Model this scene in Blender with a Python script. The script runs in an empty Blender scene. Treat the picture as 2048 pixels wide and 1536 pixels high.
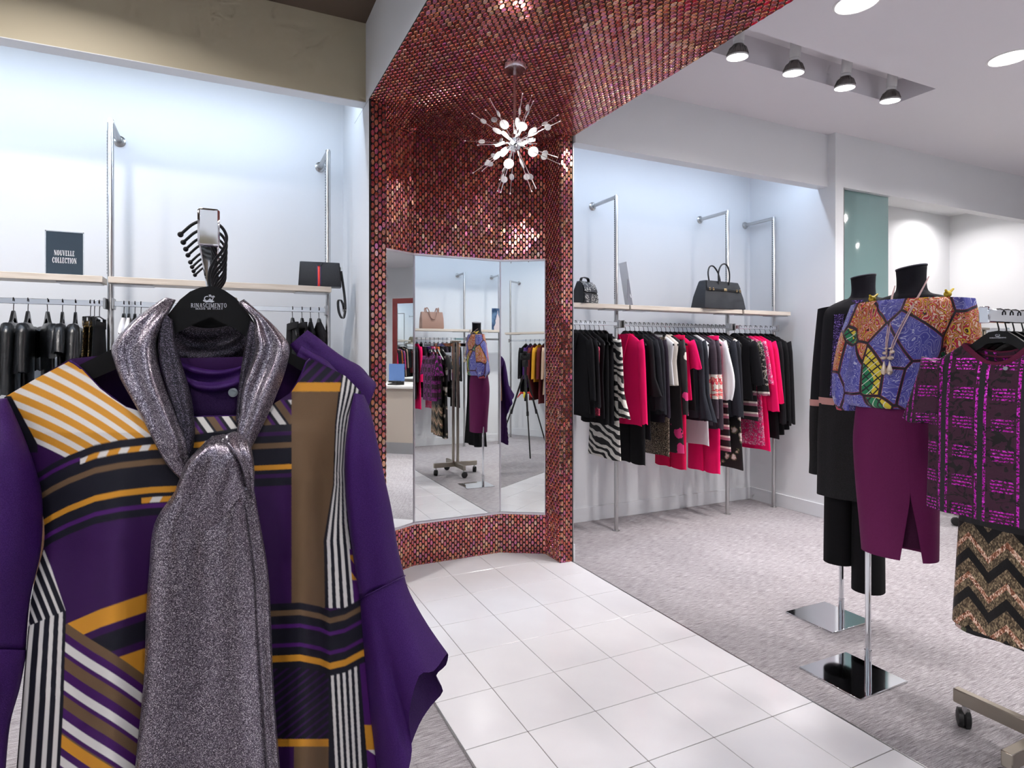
import bpy, bmesh, math, random
import numpy as np
from mathutils import Vector, Matrix

random.seed(7)
PI = math.pi
sc = bpy.context.scene
C = sc.collection

# ------------------------------------------------------------------ camera
F_PX, YAW, CX, CY, CAMZ = 1149.8, 0.4147, 942.7, 710.3, 1.4077
cam_d = bpy.data.cameras.new('camera')
cam_d.sensor_fit = 'HORIZONTAL'
cam_d.sensor_width = 36.0
cam_d.lens = 36.0 * F_PX / 2048.0
cam_d.shift_x = (1024 - CX) / 2048.0
cam_d.shift_y = -(768 - CY) / 2048.0
cam_d.clip_start = 0.02
cam_o = bpy.data.objects.new('camera', cam_d)
cam_o.location = (0, 0, CAMZ)
cam_o.rotation_euler = (PI / 2, 0, -YAW)
C.objects.link(cam_o)
sc.camera = cam_o

# ------------------------------------------------------------------ world, exposure
w = bpy.data.worlds.new('world')
sc.world = w
w.use_nodes = True
w.node_tree.nodes['Background'].inputs[0].default_value = (0.80, 0.88, 1.0, 1)
w.node_tree.nodes['Background'].inputs[1].default_value = 0.25
sc.view_settings.view_transform = 'Standard'
sc.view_settings.look = 'None'
sc.view_settings.exposure = 0.30
sc.view_settings.gamma = 1.0
sc.view_settings.use_curve_mapping = False

cy = sc.cycles
cy.max_bounces = 6; cy.diffuse_bounces = 3; cy.glossy_bounces = 4; cy.transmission_bounces = 4; cy.transparent_max_bounces = 6
cy.caustics_reflective = False; cy.caustics_refractive = False
cy.use_light_tree = False
cy.use_adaptive_sampling = True; cy.adaptive_threshold = 0.10; cy.adaptive_min_samples = 14
cy.sample_clamp_indirect = 6.0
LAMP_DOWN = 18.0      # ceiling downlights, W each
LAMP_SPOT = 3.0       # track spots
LAMP_COVE = 4.5      # fluorescent tubes behind the headers, W per metre
LAMP_BULB = 0.8       # chandelier bulbs
def lamp(kind, name, parent, loc, rot, power, col, **kw):
    d = bpy.data.lights.new(name, kind); d.energy = power; d.color = col
    for k, v in kw.items(): setattr(d, k, v)
    o = bpy.data.objects.new(name, d); o.location = loc; o.rotation_euler = rot
    C.objects.link(o); o.parent = parent
    return o
COL_DOWN = (1.0, 0.95, 0.93)
COL_COVE = (0.66, 0.80, 1.0)

# ------------------------------------------------------------------ measuring helper (a photo pixel on the plane Y)
_c, _s = math.cos(YAW), math.sin(YAW)
def at(u, v, Y):
    x = (u - CX) / F_PX
    rx, ry, rz = _s + _c * x, _c - _s * x, -(v - CY) / F_PX
    k = Y / ry
    return (rx * k, Y, CAMZ + rz * k)
def atx(u, v, X):
    x = (u - CX) / F_PX
    rx, ry, rz = _s + _c * x, _c - _s * x, -(v - CY) / F_PX
    k = X / rx
    return (X, ry * k, CAMZ + rz * k)

# ------------------------------------------------------------------ mesh helpers
class MB:
    def __init__(self):
        self.v, self.f, self.col = [], [], None
    def add(self, vs, fs):
        n = len(self.v)
        self.v += [tuple(p) for p in vs]
        self.f += [tuple(i + n for i in f) for f in fs]
        return self
    def box(self, x0, x1, y0, y1, z0, z1):
        return self.add([(x0,y0,z0),(x1,y0,z0),(x1,y1,z0),(x0,y1,z0),(x0,y0,z1),(x1,y0,z1),(x1,y1,z1),(x0,y1,z1)],
                        [(0,3,2,1),(4,5,6,7),(0,1,5,4),(1,2,6,5),(2,3,7,6),(3,0,4,7)])
    def rbox(self, x0, x1, y0, y1, z0, z1, r=0.004, seg=2):
        bm = bmesh.new()
        bmesh.ops.create_cube(bm, size=1)
        for p in bm.verts:
            p.co = Vector(((x0+x1)/2 + p.co.x*(x1-x0), (y0+y1)/2 + p.co.y*(y1-y0), (z0+z1)/2 + p.co.z*(z1-z0)))
        bmesh.ops.bevel(bm, geom=bm.edges[:], offset=r, segments=seg, affect='EDGES', profile=0.5)
        bm.verts.index_update()
        self.add([p.co[:] for p in bm.verts], [[q.index for q in f.verts] for f in bm.faces])
        bm.free()
        return self
    def rings(self, rings, cap0=True, cap1=True, closed=True):
        n = len(rings[0]); base = len(self.v)
        for r in rings: self.v += [tuple(p) for p in r]
        for j in range(len(rings) - 1):
            for i in range(n if closed else n - 1):
                a, b = base + j*n + i, base + j*n + (i+1) % n
                self.f.append((a, b, b + n, a + n))
        if cap0: self.f.append(tuple(base + i for i in range(n))[::-1])
        if cap1: self.f.append(tuple(base + (len(rings)-1)*n + i for i in range(n)))
        return self
    def tube(self, path, r, n=8, caps=True):
        P = [Vector(p) for p in path]
        rs = r if isinstance(r, (list, tuple)) else [r] * len(P)
        t0 = (P[1] - P[0]).normalized()
        up = Vector((0, 0, 1)) if abs(t0.z) < 0.9 else Vector((1, 0, 0))
        nrm = (up - t0 * up.dot(t0)).normalized()
        rr = []
        for i, p in enumerate(P):
            if i == 0: t = P[1] - P[0]
            elif i == len(P) - 1: t = P[-1] - P[-2]
            else: t = (P[i+1] - P[i]).normalized() + (P[i] - P[i-1]).normalized()
            t.normalize()
            nrm = nrm - t * nrm.dot(t)
            if nrm.length < 1e-6: nrm = t.orthogonal()
            nrm.normalize()
            b = t.cross(nrm)
            rr.append([p + (nrm * math.cos(2*PI*k/n) + b * math.sin(2*PI*k/n)) * rs[i] for k in range(n)])
        return self.rings(rr, caps, caps)
    def lathe(self, prof, n=20, c=(0,0,0), axis=(0,0,1), caps=True):
        a = Vector(axis).normalized(); e1 = a.orthogonal().normalized(); e2 = a.cross(e1); c = Vector(c)
        rr = [[c + a*z + (e1*math.cos(2*PI*k/n) + e2*math.sin(2*PI*k/n))*r for k in range(n)] for r, z in prof]
        return self.rings(rr, caps, caps)
    def sphere(self, c, r, n=10, m=6, sx=1, sy=1, sz=1):
        prof = [(max(1e-4, math.sin(PI*j/m)), -math.cos(PI*j/m)) for j in range(m+1)]
        rr = [[(c[0] + r*sx*q*math.cos(2*PI*k/n), c[1] + r*sy*q*math.sin(2*PI*k/n), c[2] + r*sz*z) for k in range(n)] for q, z in prof]
        return self.rings(rr, True, True)
    def extrude(self, pts, fn, d0, d1):
        """polygon pts (2-D) extruded between depths d0 and d1; fn(a, b, d) gives the 3-D point"""
        n = len(pts); base = len(self.v)
        self.v += [tuple(fn(a, b, d0)) for a, b in pts] + [tuple(fn(a, b, d1)) for a, b in pts]
        self.f.append(tuple(base + i for i in range(n)))
        self.f.append(tuple(base + n + i for i in range(n))[::-1])
        for i in range(n):
            j = (i + 1) % n
            self.f.append((base + i, base + n + i, base + n + j, base + j))
        return self
    def xform(self, M):
        self.v = [tuple(M @ Vector(p)) for p in self.v]
        return self
    def mesh(self, name, smooth=40):
        me = bpy.data.meshes.new(name)
        me.from_pydata(self.v, [], self.f)
        if smooth:
            me.polygons.foreach_set('use_smooth', [True] * len(me.polygons))
            if smooth < 180: me.set_sharp_from_angle(angle=math.radians(smooth))
        me.update()
        return me

def link(o, parent=None):
    C.objects.link(o)
    if parent is not None: o.parent = parent
    return o
def obj(name, mb, mat, parent=None, smooth=40, fix=True):
    me = mb.mesh(name, smooth) if isinstance(mb, MB) else mb
    if mat is not None and len(me.materials) == 0: me.materials.append(mat)
    if fix and isinstance(mb, MB):
        bm = bmesh.new(); bm.from_mesh(me); bmesh.ops.recalc_face_normals(bm, faces=bm.faces[:]); bm.to_mesh(me); bm.free()
    return link(bpy.data.objects.new(name, me), parent)
def tag(o, label, cat, group=None, kind=None):
    o['label'] = label; o['category'] = cat
    if group: o['group'] = group
    if kind: o['kind'] = kind
    return o
def thing(name, label, cat, loc=(0,0,0), rz=0.0, group=None):
    o = bpy.data.objects.new(name, None)
    o.empty_display_size = 0.05
    o.location = loc; o.rotation_euler = (0, 0, rz)
    C.objects.link(o)
    return tag(o, label, cat, group)
def struct(name, mb, mat, smooth=0, parent=None, label=None):
    o = obj(name, mb, mat, parent, smooth)
    if parent is None: o['kind'] = 'structure'
    if label: o['label'] = label
    return o
def copy_tree(o, parent=None):
    c = o.copy(); C.objects.link(c)
    if parent is not None: c.parent = parent
    for ch in o.children: copy_tree(ch, c)
    return c
def catmull(pts, n):
    """resample a list of equal-length tuples with a Catmull-Rom spline, n steps per span"""
    P = np.array(pts, float); out = []
    for i in range(len(P) - 1):
        p0, p1, p2, p3 = P[max(i-1,0)], P[i], P[i+1], P[min(i+2,len(P)-1)]
        for k in range(n):
            t = k / n
            out.append(0.5*((2*p1) + (-p0+p2)*t + (2*p0-5*p1+4*p2-p3)*t*t + (-p0+3*p1-3*p2+p3)*t**3))
    out.append(P[-1])
    return out

# ------------------------------------------------------------------ materials
def lin(c):
    return tuple(((x/255.0)/12.92 if x <= 10.3 else (((x/255.0)+0.055)/1.055)**2.4) for x in c)
class NT:
    """small node-tree builder: operators on sockets"""
    def __init__(self, m):
        self.m = m; self.t = m.node_tree
    def n(self, typ, **kw):
        nd = self.t.nodes.new(typ)
        for k, v in kw.items(): setattr(nd, k, v)
        return nd
    def put(self, sock, val):
        if hasattr(val, 'is_output'): self.t.links.new(val, sock)
        elif isinstance(val, (tuple, list)) and len(val) == 3 and sock.type == 'RGBA': sock.default_value = (*val, 1)
        else: sock.default_value = val
    def math(self, op, a, b=0.0, c=0.0):
        nd = self.n('ShaderNodeMath', operation=op)
        self.put(nd.inputs[0], a); self.put(nd.inputs[1], b); self.put(nd.inputs[2], c)
        return nd.outputs[0]
    def mix(self, f, a, b):
        nd = self.n('ShaderNodeMix', data_type='RGBA')
        self.put(nd.inputs['Factor'], f); self.put(nd.inputs[6], a); self.put(nd.inputs[7], b)
        return nd.outputs[2]
    def coord(self, kind='Object', scale=(1,1,1), loc=(0,0,0), rot=(0,0,0)):
        tc = self.n('ShaderNodeTexCoord'); mp = self.n('ShaderNodeMapping')
        self.t.links.new(tc.outputs[kind], mp.inputs[0])
        mp.inputs['Scale'].default_value = scale; mp.inputs['Location'].default_value = loc; mp.inputs['Rotation'].default_value = rot
        return mp.outputs[0]
    def noise(self, vec, scale, detail=2.0, rough=0.5, out=0, dist=0.0):
        nd = self.n('ShaderNodeTexNoise'); self.t.links.new(vec, nd.inputs['Vector'])
        nd.inputs['Scale'].default_value = scale; nd.inputs['Detail'].default_value = detail
        nd.inputs['Roughness'].default_value = rough; nd.inputs['Distortion'].default_value = dist
        return nd.outputs[out]
    def voro(self, vec, scale, feature='F1', out='Distance', rnd=1.0):
        nd = self.n('ShaderNodeTexVoronoi', feature=feature); self.t.links.new(vec, nd.inputs['Vector'])
        nd.inputs['Scale'].default_value = scale; nd.inputs['Randomness'].default_value = rnd
        return nd.outputs[out]
    def wave(self, vec, scale, dist=0.0, dscale=1.0, direction='X', prof='SIN'):
        nd = self.n('ShaderNodeTexWave', bands_direction=direction, wave_profile=prof); self.t.links.new(vec, nd.inputs['Vector'])
        nd.inputs['Scale'].default_value = scale; nd.inputs['Distortion'].default_value = dist; nd.inputs['Detail Scale'].default_value = dscale
        return nd.outputs['Fac']
    def ramp(self, fac, stops, interp='LINEAR'):
        nd = self.n('ShaderNodeValToRGB'); nd.color_ramp.interpolation = interp
        self.put(nd.inputs[0], fac)
        el = nd.color_ramp.elements
        while len(el) < len(stops): el.new(0.5)
        for e, (p, c) in zip(el, stops): e.position = p; e.color = (*c, 1)
        return nd.outputs[0]
    def xyz(self, vec):
        nd = self.n('ShaderNodeSeparateXYZ'); self.t.links.new(vec, nd.inputs[0]); return nd.outputs
    def attr(self, name):
        return self.n('ShaderNodeAttribute', attribute_name=name).outputs
    def bump(self, h, strength=0.3, dist=0.01):
        nd = self.n('ShaderNodeBump'); self.put(nd.inputs['Height'], h)
        nd.inputs['Strength'].default_value = strength; nd.inputs['Distance'].default_value = dist
        return nd.outputs[0]
    def less(self, a, b): return self.math('LESS_THAN', a, b)
    def greater(self, a, b): return self.math('GREATER_THAN', a, b)
    def b(self, name): return self.t.nodes['Principled BSDF'].inputs[name]

MATS = {}
def mat(name, col=(128,128,128), rough=0.5, metal=0.0, fn=None, linear=False, **kw):
    if name in MATS: return MATS[name]
    m = bpy.data.materials.new(name); m.use_nodes = True
    t = NT(m)
    t.b('Base Color').default_value = (*(col if linear else lin(col)), 1)
    t.b('Roughness').default_value = rough; t.b('Metallic').default_value = metal
    for k, v in kw.items(): t.put(t.b(k), v)
    if fn: fn(t)
    MATS[name] = m
    return m
def emit(name, col, strength):
    if name in MATS: return MATS[name]
    m = bpy.data.materials.new(name); m.use_nodes = True
    t = NT(m)
    t.b('Base Color').default_value = (0.8, 0.8, 0.8, 1)
    t.b('Emission Color').default_value = (*col, 1); t.b('Emission Strength').default_value = strength
    m.cycles.emission_sampling = 'NONE'
    MATS[name] = m
    return m

def paint(t):
    v = t.coord('Object')
    t.put(t.b('Normal'), t.bump(t.noise(v, 220, 2), 0.05, 0.002))
M_WHITE = mat('white_paint', (226,228,231), 0.6, fn=paint)
M_CEIL = mat('ceiling_paint', (232,229,234), 0.7, fn=paint)
M_BEIGE = mat('beige_paint', (190,180,154), 0.65, fn=paint)
M_TAUPE = mat('taupe_ceiling_paint', (100,86,74), 0.7, fn=paint)
M_BASEB = mat('baseboard_paint', (222,224,228), 0.45)
def carpet(t):
    v = t.coord('Object', (3.0, 60.0, 1.0), rot=(0, 0, 0.06))
    a = t.noise(v, 5.0, 3, 0.65)
    v2 = t.coord('Object')
    b_ = t.noise(v2, 330.0, 2, 0.6)
    big = t.noise(v2, 2.2, 2)
    s = t.math('ADD', t.math('MULTIPLY', a, 0.75), t.math('MULTIPLY', b_, 0.35))
    s = t.math('ADD', s, t.math('MULTIPLY', big, 0.08))
    t.put(t.b('Base Color'), t.ramp(s, [(0.38, lin((92,87,89))), (0.56, lin((153,147,150))), (0.74, lin((204,200,204)))]))
    t.put(t.b('Normal'), t.bump(s, 0.7, 0.006))
M_CARPET = mat('carpet', rough=0.95, fn=carpet)
def floortile(t):
    v = t.coord('Object')
    a = t.noise(v, 3.0, 3)
    t.put(t.b('Base Color'), t.ramp(a, [(0.3, lin((228,226,230))), (0.7, lin((236,235,238)))]))
M_TILE = mat('white_floor_tile', rough=0.16, fn=floortile)
M_GROUT = mat('grey_grout', (120,114,112), 0.9)
M_BLACKGROUT = mat('black_grout', (30,24,24), 0.85)
def mosaic(t):
    col = t.attr('tint')[0]; film = t.attr('film')[2]
    v = t.coord('Object')
    wob = t.noise(v, 60.0, 2)
    n2 = t.noise(v, 85.0, 2, dist=0.6)
    glint = t.ramp(n2, [(0.30, lin((236,120,190))), (0.42, lin((236,176,96))), (0.50, lin((214,110,100))), (0.58, lin((168,120,216))), (0.66, lin((226,216,180))), (0.74, lin((150,190,200)))])
    t.put(t.b('Base Color'), t.mix(0.40, col, glint))  # rainbow glints of the glass painted into the base colour by noise
    t.put(t.b('Thin Film Thickness'), t.math('ADD', film, t.math('MULTIPLY', t.math('SUBTRACT', wob, 0.5), 260.0)))
    t.b('Thin Film IOR').default_value = 2.2
    t.b('IOR').default_value = 1.8
    t.b('Metallic').default_value = 0.80
    t.b('Roughness').default_value = 0.10
    t.put(t.b('Normal'), t.bump(t.noise(v, 120.0, 1), 0.10, 0.003))
M_MOSAIC = mat('iridescent_red_glass_tile', rough=0.14, fn=mosaic)
M_MIRROR = mat('mirror_glass', (238,243,243), 0.0, 1.0)
M_CHROME = mat('polished_chrome', (225,228,232), 0.06, 1.0)
def brushed(t):
    v = t.coord('Object', (400, 400, 6))
    t.put(t.b('Roughness'), t.math('ADD', 0.22, t.math('MULTIPLY', t.noise(v, 1.0, 1), 0.15)))
M_STEEL = mat('brushed_steel', (190,190,190), 0.3, 1.0, fn=brushed)
M_NICKEL = mat('satin_nickel', (168,160,148), 0.38, 1.0)
M_DARKSLOT = mat('dark_slot', (30,32,36), 0.6)
def shelfwood(t):
    v = t.coord('Object', (2, 30, 30))
    t.put(t.b('Base Color'), t.ramp(t.noise(v, 3.0, 3), [(0.3, lin((205,194,180))), (0.7, lin((222,213,202)))]))
M_SHELF = mat('pale_wood_laminate', rough=0.4, fn=shelfwood)
M_HANGER = mat('black_lacquered_wood', (10,11,13), 0.35, **{'Specular IOR Level': 0.3})
M_WIRE = mat('black_wire', (38,38,40), 0.35, 0.7)
M_PLASTIC = mat('clear_acrylic', (236,242,246), 0.05, 0.0, **{'Transmission Weight': 0.85, 'IOR': 1.3})
M_BLACKPL = mat('black_rubber', (22,22,24), 0.5)
# ================================================================== THE SETTING
XL, XR = 0.805, 2.214            # niche block
ZS, ZC, ZCL = 2.90, 3.295, 3.385  # soffit, right ceiling, left ceiling
YB = 4.07                         # back wall
TS = 0.3048
aisle_x = [0.8018, 1.0574, 1.3622, 1.6670, 1.9718, 2.2035]

struct('floor', MB().box(-3.4, 9.2, -1.75, 4.3, -0.1, 0.0), M_CARPET, label='grey streaked carpet floor')
fl = struct('floor_aisle', MB().box(aisle_x[0], aisle_x[-1], -1.15, 3.70, -0.02, 0.0015), M_GROUT, label='white tiled aisle floor with grey grout')
tile_meshes = {}
g = 0.0016
for j in range(-10, 6):
    y0 = 1.8786 + TS * j
    y1 = min(y0 + TS, 3.70)
    y0 = max(y0, -1.15)
    for i in range(5):
        x0, x1 = aisle_x[i], aisle_x[i+1]
        key = (i, round(y1 - y0, 3))
        if key not in tile_meshes:
            me = MB().rbox(g, x1-x0-g, g, y1-y0-g, -0.008, 0.0, 0.0012, 1).mesh('tile', 30)
            me.materials.append(M_TILE); tile_meshes[key] = me
        o = bpy.data.objects.new('tile', tile_meshes[key]); o.location = (x0, y0, 0.0042)
        link(o, fl)
trim_n = [0]
def trim(mb, m, label=None):
    trim_n[0] += 1
    return struct('trim_%d' % trim_n[0], mb, m, label=label)
trim(MB().box(2.2035, 2.2095, -1.15, 3.30, -0.01, 0.0045), M_STEEL, 'thin metal strip along aisle edge')
trim(MB().box(0.7958, 0.8018, -1.15, 3.30, -0.01, 0.0045), M_STEEL, 'thin metal strip along left aisle edge')

# back walls
struct('wall_back_left', MB().box(-3.4, XL+0.02, YB, YB+0.1, 0, ZCL), M_WHITE, label='white bay wall behind left rail')
struct('wall_back_right', MB().box(XR-0.02, 4.90, YB, YB+0.1, 0, ZC), M_WHITE, label='white bay wall behind right rail')
struct('wall_left', MB().box(-3.5, -3.4, -1.75, YB, 0, ZCL), M_WHITE)
struct('wall_niche_left', MB().box(XL, XL+0.008, 3.305, YB, 0, ZCL), M_WHITE, label='white side of mosaic niche')
struct('wall_niche_right', MB().box(XR-0.006, XR, 3.305, YB, 0, ZC), M_WHITE, label='white right side of mosaic niche')
struct('wall_bay_right', MB().box(4.783, 4.887, 3.213, YB, 0, ZC), M_WHITE, label='white side wall at end of right rail')
struct('wall_header_left', MB().box(-3.4, XL, 3.39, 3.48, 2.917, ZCL), M_BEIGE, label='beige bulkhead above left bay')
trim(MB().box(-3.4, XL, 3.39, 3.48, 2.913, 2.917), M_WHITE)
struct('wall_header_right', MB().box(XR, 4.783, 3.28, 3.37, 2.85, ZC), M_WHITE, label='white bulkhead above right bay')
struct('wall_header_far', MB().box(4.887, 9.2, 3.213, 3.30, 2.84, ZC), M_WHITE, label='white bulkhead above glazed opening')
# far room behind the opening
struct('wall_far_back', MB().box(4.887, 8.17, 4.07, 4.17, 0, 3.1), M_WHITE)
struct('wall_far_side', MB().box(8.17, 8.27, 3.30, 4.17, 0, 3.1), M_WHITE)
struct('ceiling_far', MB().box(4.887, 8.17, 3.30, 4.07, 3.1, 3.2), M_WHITE)
struct('wall_right_front', MB().box(8.27, 9.2, 3.213, 3.30, 0, 2.84), M_WHITE)
struct('wall_right', MB().box(9.2, 9.3, -1.75, 3.30, 0, ZC), M_WHITE)
# walls behind the camera, seen in the mirrors
struct('wall_front_right', MB().box(1.6, 9.2, -1.25, -1.15, 0, ZC), M_WHITE, label='white bay wall behind camera')
struct('wall_front_left', MB().box(-3.4, 1.7, -1.80, -1.70, 0, ZCL), M_WHITE)
struct('wall_front_return', MB().box(1.6, 1.7, -1.70, -1.25, 0, ZC), M_WHITE)
struct('wall_header_front', MB().box(XR, 6.4, -0.46, -0.37, 2.85, ZC), M_WHITE)
# ceilings
struct('ceiling_left', MB().box(-3.4, XL, -1.75, 4.07, ZCL, ZCL+0.08), M_TAUPE, label='dark taupe painted ceiling')
RX0, RX1, RY0, RY1, RZ = 2.60, 4.652, 2.402, 2.671, 3.295+0.17
cl = MB()
cl.box(XR, 9.2, -1.15, RY0, ZC, ZC+0.08).box(XR, 9.2, RY1, 4.07, ZC, ZC+0.08)
cl.box(XR, RX0, RY0, RY1, ZC, ZC+0.08).box(RX1, 9.2, RY0, RY1, ZC, ZC+0.08)
cl.box(RX0, RX1, RY0, RY1, RZ, RZ+0.05)
cl.box(RX0, RX1, RY0-0.02, RY0, ZC+0.08, RZ).box(RX0, RX1, RY1, RY1+0.02, ZC+0.08, RZ)
cl.box(RX0-0.02, RX0, RY0, RY1, ZC+0.08, RZ).box(RX1, RX1+0.02, RY0, RY1, ZC+0.08, RZ)
struct('ceiling', cl, M_CEIL, label='white ceiling with recessed light slot')
bm_ = MB().box(XL, XR, -0.30, 3.305, ZS+0.004, ZC+0.10).box(XL+0.01, XR-0.01, 3.305, YB, ZS+0.004, ZC+0.10)
beam = struct('ceiling_beam', bm_, M_WHITE, label='dropped beam carrying the mosaic soffit')
# baseboards
struct('baseboard_back_left', MB().rbox(-3.4, XL, YB-0.014, YB, 0, 0.12, 0.003), M_BASEB)
struct('baseboard_back_right', MB().rbox(XR, 4.783, YB-0.014, YB, 0, 0.12, 0.003), M_BASEB)
struct('baseboard_bay_right', MB().rbox(4.769, 4.783, 3.213, YB-0.014, 0, 0.12, 0.003), M_BASEB)
struct('baseboard_niche', MB().rbox(XR, XR+0.012, 3.30, YB-0.014, 0, 0.12, 0.003), M_BASEB)
struct('baseboard_niche_left', MB().rbox(XL-0.012, XL, 3.305, YB-0.014, 0, 0.12, 0.003), M_BASEB)
struct('baseboard_front_right', MB().rbox(1.7, 9.2, -1.15, -1.136, 0, 0.12, 0.003), M_BASEB)
struct('baseboard_front_left', MB().rbox(-3.4, 1.6, -1.70, -1.686, 0, 0.12, 0.003), M_BASEB)
struct('baseboard_far_back', MB().rbox(4.887, 8.17, 4.056, 4.07, 0, 0.12, 0.003), M_BASEB)

# glass panel in the opening
def frosted(t):
    v = t.coord('Object', (1, 1, 1)); x = t.xyz(v)[0]
    t.b('Transmission Weight').default_value = 0.35
    t.b('Roughness').default_value = 0.08
M_TEAL = mat('teal_tinted_glass', (140,172,172), 0.08, fn=frosted)
win = struct('window_1', MB().rbox(4.893, 4.935, 3.235, 3.275, 0, 2.84, 0.004), M_STEEL, 40, label='steel jamb of glazed partition')
obj('pane', MB().rbox(4.935, 5.56, 3.247, 3.259, 0.02, 2.838, 0.002), M_TEAL, win)
obj('bottom_channel', MB().rbox(4.935, 5.56, 3.242, 3.264, 0.0, 0.02, 0.002), M_STEEL, win)
# shelf in far room
sh = thing('wall_shelf', 'pale wood shelf end behind the bright blouse shoulder', 'shelf', (6.9, 3.88, 0))
obj('shelf_board', MB().rbox(-1.1, 1.10, -0.16, 0.185, 1.885, 1.925, 0.003), M_SHELF, sh)
for x in (-0.7, 0.6):
    obj('bracket', MB().box(x-0.006, x+0.006, -0.12, 0.185, 1.86, 1.885), M_STEEL, sh)

# ------------------------------------------------------------------ MOSAIC
def tint():
    r = random.random()
    if r < 0.52:   c = (random.uniform(146,190), random.uniform(50,82), random.uniform(36,58))
    elif r < 0.70: c = (random.uniform(195,220), random.uniform(112,150), random.uniform(62,90))
    elif r < 0.86: c = (random.uniform(160,196), random.uniform(60,92), random.uniform(100,146))
    else:          c = (random.uniform(206,226), random.uniform(170,190), random.uniform(120,150))
    return lin(c)
NT_OV = 10
def oval(o, U, V, N, a, b, h=0.0035):
    tu, tv = random.gauss(0, 0.018), random.gauss(0, 0.018)
    ca = [(math.copysign(abs(math.cos(2*PI*k/NT_OV))**1.0, math.cos(2*PI*k/NT_OV)),
           math.copysign(abs(math.sin(2*PI*k/NT_OV))**0.95, math.sin(2*PI*k/NT_OV))) for k in range(NT_OV)]
    vs = [o + U*(a*p) + V*(b*q) for p, q in ca]
    vs += [o + U*(a*0.82*p) + V*(b*0.88*q) + N*(h + tu*a*p + tv*b*q) for p, q in ca]
    fs = [(k, (k+1) % NT_OV, NT_OV + (k+1) % NT_OV, NT_OV + k) for k in range(NT_OV)] + [tuple(range(NT_OV, 2*NT_OV))]
    return vs, fs
PW, PH = 0.0196, 0.0428
def set_attr(me, tints, films, per):
    n = len(me.vertices)
    me.attributes.new('tint', 'FLOAT_COLOR', 'POINT'); me.attributes.new('film', 'FLOAT', 'POINT')
    a, b = me.attributes['tint'], me.attributes['film']
    T = np.repeat(np.array([(*t, 1.0) for t in tints], np.float32), per, axis=0); Fm = np.repeat(np.array(films, np.float32), per)
    a.data.foreach_set('color', T.ravel()); b.data.foreach_set('value', Fm)
def mosaic_field(o, U, V, N, wu, hv, clip=None):
    """centres of ovals on a rectangle (origin o, axes U, V): long axis along V, columns staggered"""
    out = []
    nu = max(1, int(round(wu / PW))); pw = wu / nu
    nv = max(1, int(round(hv / PH))); ph = hv / nv
    for i in range(nu):
        for j in range(nv + (i % 2)):
            v0 = j*ph - (ph/2 if i % 2 else 0)
            a0, a1 = max(v0, 0) + 0.001, min(v0 + ph, hv) - 0.001
            if a1 - a0 < 0.006: continue
            out.append((o + U*((i+0.5)*pw) + V*((a0+a1)/2), pw*0.535, (a1-a0)*0.472))
    return out
def build_mosaic(parent, fields, nparts=0, key=None):
    """fields: list of (centre, a, b, U, V, N). The nparts with the best key are objects of their own, the rest one mesh"""
    if nparts:
        fields = sorted(fields, key=key)
        near, fields = fields[:nparts], fields[nparts:]
        for (c, a, b_, U, V, N) in near:
            mb = MB(); vs, fs = oval(Vector((0,0,0)), U, V, N, a, b_); mb.add(vs, fs)
            me = mb.mesh('tile', 30); me.materials.append(M_MOSAIC)
            set_attr(me, [tint()], [random.uniform(330, 620)], 2*NT_OV)
            o = bpy.data.objects.new('tile', me); o.location = c; link(o, parent)
    V_, F_, T_, Fm = [], [], [], []
    for (c, a, b_, U, V, N) in fields:
        vs, fs = oval(c, U, V, N, a, b_); n = len(V_)
        V_ += [p[:] for p in vs]; F_ += [tuple(i+n for i in f) for f in fs]
        T_.append(tint()); Fm.append(random.uniform(330, 620))
    me = bpy.data.meshes.new('small_tiles'); me.from_pydata(V_, [], F_)
    me.polygons.foreach_set('use_smooth', [True]*len(F_)); me.set_sharp_from_angle(angle=math.radians(30))
    me.materials.append(M_MOSAIC); set_attr(me, T_, Fm, 2*NT_OV); me.update()
    o = link(bpy.data.objects.new('small_tiles', me), parent); o['kind'] = 'stuff'
    return o
vx, vy, vz = Vector((1,0,0)), Vector((0,1,0)), Vector((0,0,1))
# soffit
def fld(o, U, V, N, wu, hv):
    return [(c, a, b, U, V, N) for c, a, b in mosaic_field(o, U, V, N, wu, hv)]
grout_s = struct('ceiling_soffit', MB().box(XL, XR, -0.30, 3.70, ZS+0.0005, ZS+0.004), M_BLACKGROUT, label='glossy red mosaic soffit over the aisle')
sf = fld(Vector((XL+0.002, -0.30, ZS)), vx, vy, -vz, XR-XL-0.004, 4.0)
def in_view_dist(t):
    c = t[0]
    X, Yd = c.x*_c - c.y*_s, c.x*_s + c.y*_c
    if Yd < 0.3: return 99
    u, v = CX + F_PX*X/Yd, CY - F_PX*(c.z-CAMZ)/Yd
    return Yd if (-5 < u < 2053 and v > -8) else 50 + Yd
build_mosaic(grout_s, sf, 300, in_view_dist)
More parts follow.
